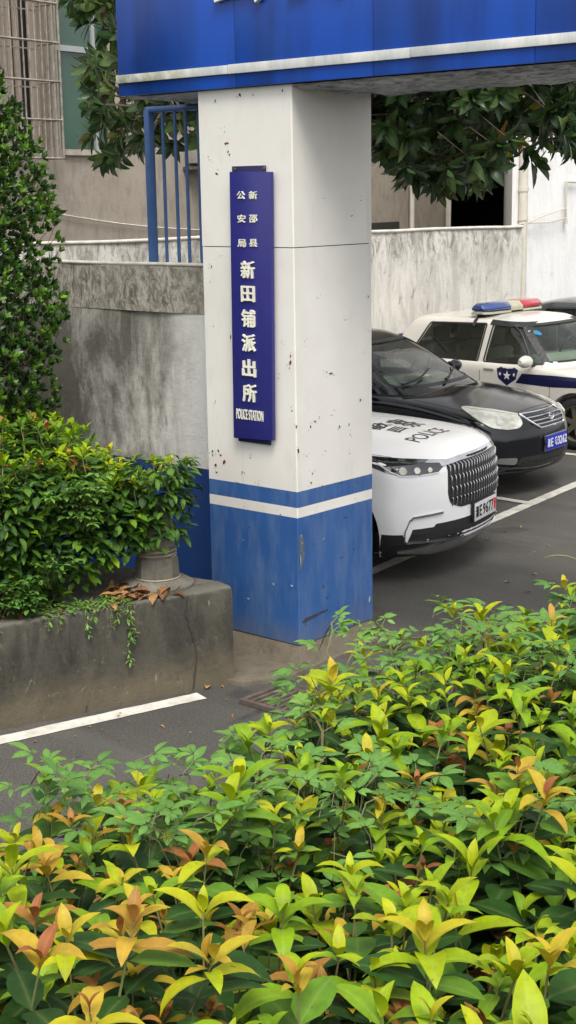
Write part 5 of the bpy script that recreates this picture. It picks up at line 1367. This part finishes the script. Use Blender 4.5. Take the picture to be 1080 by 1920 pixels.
# ------------------------------------------------------------------ tall clipped evergreen bush
bc = CW(-2.20, 9.15); bush = thing('tall_bush', 'tall dense dark evergreen bush with small glossy leaves, rising at the left edge', 'bush', (bc.x, bc.y, PT-.07))
Bv = Leaves([leaf_tpl(3, .42, .35, .15), leaf_tpl(3, .5, .1, .1)]); bt = MB()
def brad(z, az):
    k = [(PT, .42), (1.1, .60), (1.5, .66), (2.1, .72), (2.5, .73), (2.8, .71), (3.1, .66), (3.35, .56), (3.65, .40), (3.95, .05)]
    return np.interp(z, [a for a, _ in k], [b for _, b in k])*(1+.13*vnoise(math.cos(az)*3+z*2, math.sin(az)*3+z*1.5, 2, 3)+.12*vnoise(math.cos(az)*6+z*7, math.sin(az)*6, 1.6, 8))
NB = 9500
for _ in range(NB):
    z = UH(PT+.25, 3.95); az = UH(0, 2*PI); rr = brad(z, az)
    r_ = rr*(1.06-.75*random.random()**2.2) if random.random() < .75 else rr*UH(.2, 1)
    out = np.array([math.cos(az), math.sin(az), 0]); p = np.array([bc.x, bc.y, 0])+out*r_+np.array([0, 0, z])
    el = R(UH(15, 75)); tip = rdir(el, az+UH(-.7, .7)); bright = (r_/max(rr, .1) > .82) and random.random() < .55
    s_ = .045*UH(.8, 1.25)
    a1 = np.cross(tip, [0, 0, 1.]); a1 /= np.linalg.norm(a1)+1e-6; a2 = np.cross(tip, a1)
    m = random.randint(6, 9)
    for k in range(m):
        t = 2*PI*k/m*1.0+UH(-.3, .3); e = UH(.35, 1.15) if k % 2 else UH(.2, .7)
        d = tip*math.cos(e)+(a1*math.cos(t)+a2*math.sin(t))*math.sin(e); n = tip-d*np.dot(tip, d)
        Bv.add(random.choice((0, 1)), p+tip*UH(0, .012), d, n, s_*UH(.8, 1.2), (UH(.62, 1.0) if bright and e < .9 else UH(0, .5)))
    if random.random() < .35: bt.tube([p-tip*.12, p], .002, 3, cap=False)
for i in range(7):
    az = i*.9; bt.tube([(bc.x+.05*math.cos(az), bc.y+.05*math.sin(az), PT-.07), (bc.x+.2*math.cos(az), bc.y+.2*math.sin(az), 1.5), (bc.x+.3*math.cos(az), bc.y+.3*math.sin(az), 3.1)], [.03, .02, .006], 6)
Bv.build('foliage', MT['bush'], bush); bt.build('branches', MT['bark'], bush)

# ------------------------------------------------------------------ magnolia behind the gate
mg = thing('magnolia_tree', 'large-leaved magnolia with glossy dark green leaves spreading behind the blue canopy', 'tree', (-7.0, 7.5, 0))
Mv = Leaves([leaf_tpl(5, .36, .5, .22), leaf_tpl(5, .40, .9, .25), leaf_tpl(5, .33, .15, .3)]); mt_ = MB()
LB = [(130, 60), (150, 100), (168, 120), (172, 320), (200, 345), (225, 345), (240, 290), (262, 300), (280, 325), (300, 290), (325, 300), (350, 270), (385, 290), (700, 285), (720, 310), (760, 360), (790, 370), (815, 385), (840, 365), (858, 358), (885, 372), (915, 355), (935, 330), (955, 300), (985, 305), (1005, 345), (1030, 290), (1060, 300), (1090, 310), (1400, 320)]
def bound(px): return np.interp(px, [a for a, _ in LB], [b for _, b in LB])
def toPx(p):
    q = Vector(p)-C0; f_ = q.dot(fw); return 540+q.dot(ix)/f_*F, 960-q.dot(iy)/f_*F
rim_ = Vector((0, 0, 0)); hubs = []
trunk = [Vector((-7.0, 7.5, 0)), Vector((-7.0, 7.52, 1.2)), Vector((-6.97, 7.56, 2.5)), Vector((-6.95, 7.6, 4.0)), Vector((-6.95, 7.6, 5.2))]
tk_ = MB(); tk_.tube(trunk, [.15, .12, .10, .07, .04], 12); tk_.build('trunk', MT['bark'], mg, smooth=60)
for i in range(26):
    az = i*2.4; z0 = 2.7+2.3*(i/26); L_ = UH(1.0, 2.3); s0 = trunk[2]+(trunk[4]-trunk[2])*((z0-2.5)/2.7)
    e1_ = s0+Vector((math.cos(az)*L_*.5, math.sin(az)*L_*.5, .25)); e2_ = s0+Vector((math.cos(az)*L_, math.sin(az)*L_, .35+UH(-.3, .3)))
    ok = all((toPx(v)[1] < bound(toPx(v)[0])-60 or 385 < toPx(v)[0] < 700) and v.y > 7.4 and 170 < toPx(v)[0] < 720 for v in (e1_, e2_))
    if ok: mt_.tube([s0, e1_, e2_], [.028, .019, .010], 7)
    hubs += [s0, e1_, e2_] if ok else [s0]
def rosette(p, tip, s_, tones, m):
    a1 = np.cross(tip, [0.1, 0, 1.]); a1 /= np.linalg.norm(a1)+1e-6; a2 = np.cross(tip, a1)
    for k in range(m):
        t = 2.4*k+UH(-.2, .2); e = .45+1.15*(k/m)+UH(-.15, .15)
        d = tip*math.cos(e)+(a1*math.cos(t)+a2*math.sin(t))*math.sin(e)+np.array([0, 0, -.18]); n = tip-d*np.dot(tip, d)/np.dot(d, d)
        Mv.add(random.choice((0, 1, 2)), p-tip*.05*(k/m), d, n, s_*UH(.75, 1.15), tones())
placed = 0
for _ in range(60000):
    if placed > 960: break
    c_ = (UH(-1.8, 2.9), UH(10.2, 13.4), 2.7+2.4*random.random()); p = CW(*c_)
    px, py = toPx(p)
    if p.y < 7.45 or py < -60 or px > 1130: continue
    if p.y < 7.35+.5*max(0, p.z-3.3): continue
    if 410 < px < 660: continue
    lo = bound(px)
    if px < 128 or (px < 160 and py > 30) or (px < 190 and 60 < py < 110): continue
    if py > lo-24: continue
    if px < 400 and random.random() < .25: continue
    if px > 930 and py > 235 and random.random() < .3: continue
    placed += 1
    out = np.array(CW((c_[0]-.4), (c_[1]-11.8), (c_[2]-4.0)*.8)); out = out/(np.linalg.norm(out)+1e-6)
    tip = out*.8+np.array([UH(-.4, .4), UH(-.4, .4), UH(-.5, .3)]); tip /= np.linalg.norm(tip)
    br = random.random()
    if 915 < px < 985 and 190 < py < 300 and br < .6: tn = lambda: UH(.86, 1.)
    elif px < 400 and br < .30: tn = lambda: UH(.6, .82)
    elif br < .09: tn = lambda: UH(.68, .82)
    else: tn = lambda: UH(.05, .62) if random.random() < .93 else UH(.62, .78)
    P_ = np.array(p); rosette(P_, tip, UH(.15, .20), tn, random.randint(8, 11))
    if random.random() < .5:
        hb = min(hubs, key=lambda h: (h-p).length)
        if (hb-p).length < 1.2: mt_.tube([hb, (hb+p)/2+Vector((0, 0, -.04)), p-Vector(tip)*.03], [.011, .008, .005], 5)
        else: mt_.tube([p-Vector(tip)*.35, p], [.006, .004], 4)
for _ in range(420):         # unseen upper crown, added to darken car reflections and shade the parking bays
    c_ = (UH(-1.5, 4.0), UH(10.5, 15.5), UH(4.9, 7.2)); p = CW(*c_)
    e = ((c_[0]-1.2)/2.9)**2+((c_[1]-12.8)/2.8)**2+((c_[2]-5.2)/2.1)**2
    if e > 1 or p.y < 7.4: continue
    tip = np.array([UH(-.6, .6), UH(-.6, .6), UH(.0, 1)]); tip /= np.linalg.norm(tip)
    rosette(np.array(p), tip, UH(.17, .21), (lambda: UH(.05, .6)), 9)
Mv.build('crown', MT['magn'], mg); mt_.build('branches', MT['bark'], mg, smooth=60)

# ================================================================== FOREGROUND HEDGE
FH = thing('foreground_hedge', 'broad foreground hedge with yellow-green and orange young shoots over dark leaves', 'hedge', tuple(CW(.6, 3.0, 0)))
fo = [(-1.9, 1.6), (-1.15, 2.25), (-.62, 2.85), (-.40, 3.10), (-.12, 3.28), (.02, 3.75), (.28, 4.12), (.62, 4.22), (1.0, 4.40), (1.7, 4.75), (2.6, 5.2), (2.9, 3.4), (2.2, 1.0), (-1.7, 1.0)]
def edge_d(x, y):
    m = 9.
    for i in range(len(fo)):
        a = Vector(fo[i]); b = Vector(fo[(i+1) % len(fo)]); p = Vector((x, y)); t = max(0, min(1, (p-a).dot(b-a)/(b-a).length_squared)); m = min(m, (a+(b-a)*t-p).length)
    return m
def ftop(x, y):
    z = 1.66+.055*vnoise(x*2, y*2, 1.6, 4)+.03*vnoise(x*5, y*5, 1.7, 1)
    if y < 2.9: z += .12*(2.9-y)/1.4
    return z-.16*math.exp(-edge_d(x, y)/.13)
Lv = Leaves(HT); st = MB(); Vv = Leaves(VT); vs_ = MB()
# evenly scattered shoots: dart throwing
pts_ = []
cell = {}
def far_enough(x, y, r):
    i, j = int(x/r), int(y/r)
    for a in range(i-1, i+2):
        for b in range(j-1, j+2):
            for q in cell.get((a, b), []):
                if (q[0]-x)**2+(q[1]-y)**2 < r*r: return False
    cell.setdefault((i, j), []).append((x, y)); return True
RS = .068
for _ in range(32000):
    x, y = UH(-1.9, 2.9), UH(1.0, 5.2)
    if not inpoly(x, y, fo) or not far_enough(x+10, y+10, RS): continue
    pts_.append((x, y))
for x, y in pts_:
    z = ftop(x, y)
    vine_zone = y > 2.75 and vnoise(x*2.2, y*2.2, 1.3, 9) > -.35
    if vine_zone and random.random() < .45: z -= UH(.06, .16)
    sc = UH(.72, 1.12)*(1+.10*max(0, min(1, (3.2-y)/1.4)))
    wn2 = vnoise(x*3, y*3, 1.5, 6)
    warm = .60+.05*wn2+UH(-.08, .09)
    orange = .09+.10*wn2+(.50 if (x < .02+.12*wn2 and y < 2.75) else 0)
    if random.random() < orange: warm = UH(.74, .96); sc *= .85
    if random.random() < .08: warm = UH(.40, .5)
    p = np.array(CW(x, y, z+UH(-.15, .08)))
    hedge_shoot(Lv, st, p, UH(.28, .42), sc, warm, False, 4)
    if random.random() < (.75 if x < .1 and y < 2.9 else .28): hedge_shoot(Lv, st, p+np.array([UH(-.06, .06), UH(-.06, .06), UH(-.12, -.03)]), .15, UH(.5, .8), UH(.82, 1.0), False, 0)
    if y < 2.6 and random.random() < .18: st.tube([p-np.array([UH(-.05, .05), UH(-.05, .05), UH(.5, .6)]), p-np.array([0, 0, .12])], [.004, .0025], 5)
area = 0
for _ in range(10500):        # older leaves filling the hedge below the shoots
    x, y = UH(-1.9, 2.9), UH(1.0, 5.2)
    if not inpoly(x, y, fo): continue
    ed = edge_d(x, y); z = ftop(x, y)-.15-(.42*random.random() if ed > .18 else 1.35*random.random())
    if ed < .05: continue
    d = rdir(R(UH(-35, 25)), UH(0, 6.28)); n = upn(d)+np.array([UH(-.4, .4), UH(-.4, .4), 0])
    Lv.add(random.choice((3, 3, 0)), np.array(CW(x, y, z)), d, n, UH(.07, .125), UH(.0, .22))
for _ in range(9000):
    x, y = UH(-1.2, 2.9), UH(2.45, 5.2)
    if not inpoly(x, y, fo): continue
    v = vnoise(x*2.2, y*2.2, 1.3, 9)+.5*min(1, max(-1, (y-3.1)))
    if v < -.1+UH(-.2, .2): continue
    if random.random() > .5: continue
    z = ftop(x, y)+UH(-.14, .05); vine_leaf(Vv, vs_, np.array(CW(x, y, z)), UH(0, 6.28), UH(.6, .98), .5+.2*vnoise(x*4, y*4, 1, 2))
# trailing creeper runners and tendrils reaching beyond the far edge
for i in range(7):
    x, y = random.choice([(UH(.1, .6), 4.0), (UH(-.5, .1), 3.1)]); az = UH(.9, 2.6)
    P_ = [np.array(CW(x, y, ftop(x, y)-.02))]; dirn = CW(math.cos(az), math.sin(az)); dz = .05
    for k in range(6):
        P_.append(P_[-1]+np.array([dirn.x*.055, dirn.y*.055, dz])+np.array([UH(-.015, .015)]*3)); dz -= .022
        vine_leaf(Vv, vs_, P_[-1], UH(0, 6.28), UH(.6, .95), .65)
    vs_.tube(P_, [.0028]*6+[.0012], 4, cap=False)
for (x, y, az) in ((1.02, 4.42, 2.7), (1.0, 4.40, .4)):
    b0 = np.array(CW(x, y, ftop(x, y))); P_ = []
    for k in range(16):
        t = k/15; P_.append(b0+np.array(CW(math.cos(az)*.24*t**1.3, math.sin(az)*.05*t, .17*math.sin(t*1.9)+.01)))
    vs_.tube(P_, [.0022]*15+[.001], 4, cap=False)
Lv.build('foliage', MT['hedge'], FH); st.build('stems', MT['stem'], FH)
Vv.build('creeper_leaves', MT['vine'], FH); vs_.build('creeper_stems', MT['stem'], FH)
dl = Leaves(DT)
for _ in range(320):
    x, y = UH(-.9, .7), UH(1.4, 2.6)
    if not inpoly(x, y, fo): continue
    d = rdir(R(UH(-30, 30)), UH(0, 6.28)); dl.add(random.choice((0, 1)), tuple(CW(x, y, ftop(x, y)-UH(.16, .34))), d, upn(d), UH(.07, .14), UH(.1, .9))
tw = MB()
for _ in range(45):
    x, y = UH(-.7, 1.2), UH(1.5, 2.8); a = UH(0, 6.28); z = ftop(x, y)-UH(.16, .30)
    tw.tube([CW(x, y, z), CW(x+math.cos(a)*UH(.1, .25), y+math.sin(a)*UH(.1, .25), z+UH(-.08, .06))], .0025, 4)
tag(dl.build('dead_leaves', MT['dry']), 'brown dead leaves caught among the stems inside the foreground hedge', 'dead leaves', kind='stuff')
tw.build('dry_twigs', simple('dry_twig', (.30, .24, .16), .9), FH)
lt = Leaves(DT)
for _ in range(150):
    x, y = UH(-6.6, -1.5), UH(5.0, 15.0)
    if x < X1+.1 and y < Y1+.6: continue
    d = rdir(R(UH(-2, 12)), UH(0, 6.28)); lt.add(random.choice((0, 1)), (x, y, .012), d, upn(d), UH(.015, .06), UH(0, 1))
for _ in range(40):
    q = atZ(UH(60, 560), UH(1230, 1420), 0)
    if q.x < PC.x-.02 and toPF(q)[1] > -.03: continue
    d = rdir(R(UH(-2, 12)), UH(0, 6.28)); lt.add(0, (q.x, q.y, .010), d, upn(d), UH(.012, .04), UH(0, 1))
tag(lt.build('leaf_litter', MT['dry']), 'small dry leaf scraps scattered over the asphalt of the yard', 'leaf litter', kind='stuff')
# raised bed under the hedge
mb = MB(); cxm = sum(p[0] for p in fo)/len(fo); cym = sum(p[1] for p in fo)/len(fo)
ins = [CW(cxm+(x-cxm)*.84, cym+(y-cym)*.84) for x, y in fo]
mb.prism([(q.x, q.y) for q in ins], -.05, .95); tag(mb.build('soil_bank', MT['soil']), kind='structure')
# ================================================================== LIGHT
w = bpy.data.worlds.new('World'); scn.world = w; w.use_nodes = True; nt = w.node_tree
sk = nt.nodes.new('ShaderNodeTexSky'); sk.sky_type = 'NISHITA'; sk.sun_disc = False
SE, SA = R(58), R(SUNAZ)
sk.sun_elevation = SE; sk.sun_rotation = SA; sk.dust_density = 3.0; sk.air_density = 1.0
hs_ = nt.nodes.new('ShaderNodeHueSaturation'); hs_.inputs['Saturation'].default_value = .06
nt.links.new(sk.outputs[0], hs_.inputs['Color']); nt.links.new(hs_.outputs[0], nt.nodes['Background'].inputs[0])
nt.nodes['Background'].inputs[1].default_value = .15
sl = bpy.data.lights.new('sun', 'SUN'); so = bpy.data.objects.new('sun', sl); col.objects.link(so)
sl.energy = 1.5; sl.angle = R(25); sl.color = (1, .93, .83)
sd_ = Vector((math.sin(SA)*math.cos(SE), math.cos(SA)*math.cos(SE), math.sin(SE)))
so.rotation_euler = sd_.to_track_quat('Z', 'Y').to_euler()
scn.view_settings.view_transform = 'Standard'; scn.view_settings.look = 'None'; scn.view_settings.gamma = 1
scn.view_settings.exposure = .86
scn.cycles.max_bounces = 8; scn.cycles.transparent_max_bounces = 12
scn.render.resolution_x = 576; scn.render.resolution_y = 1024
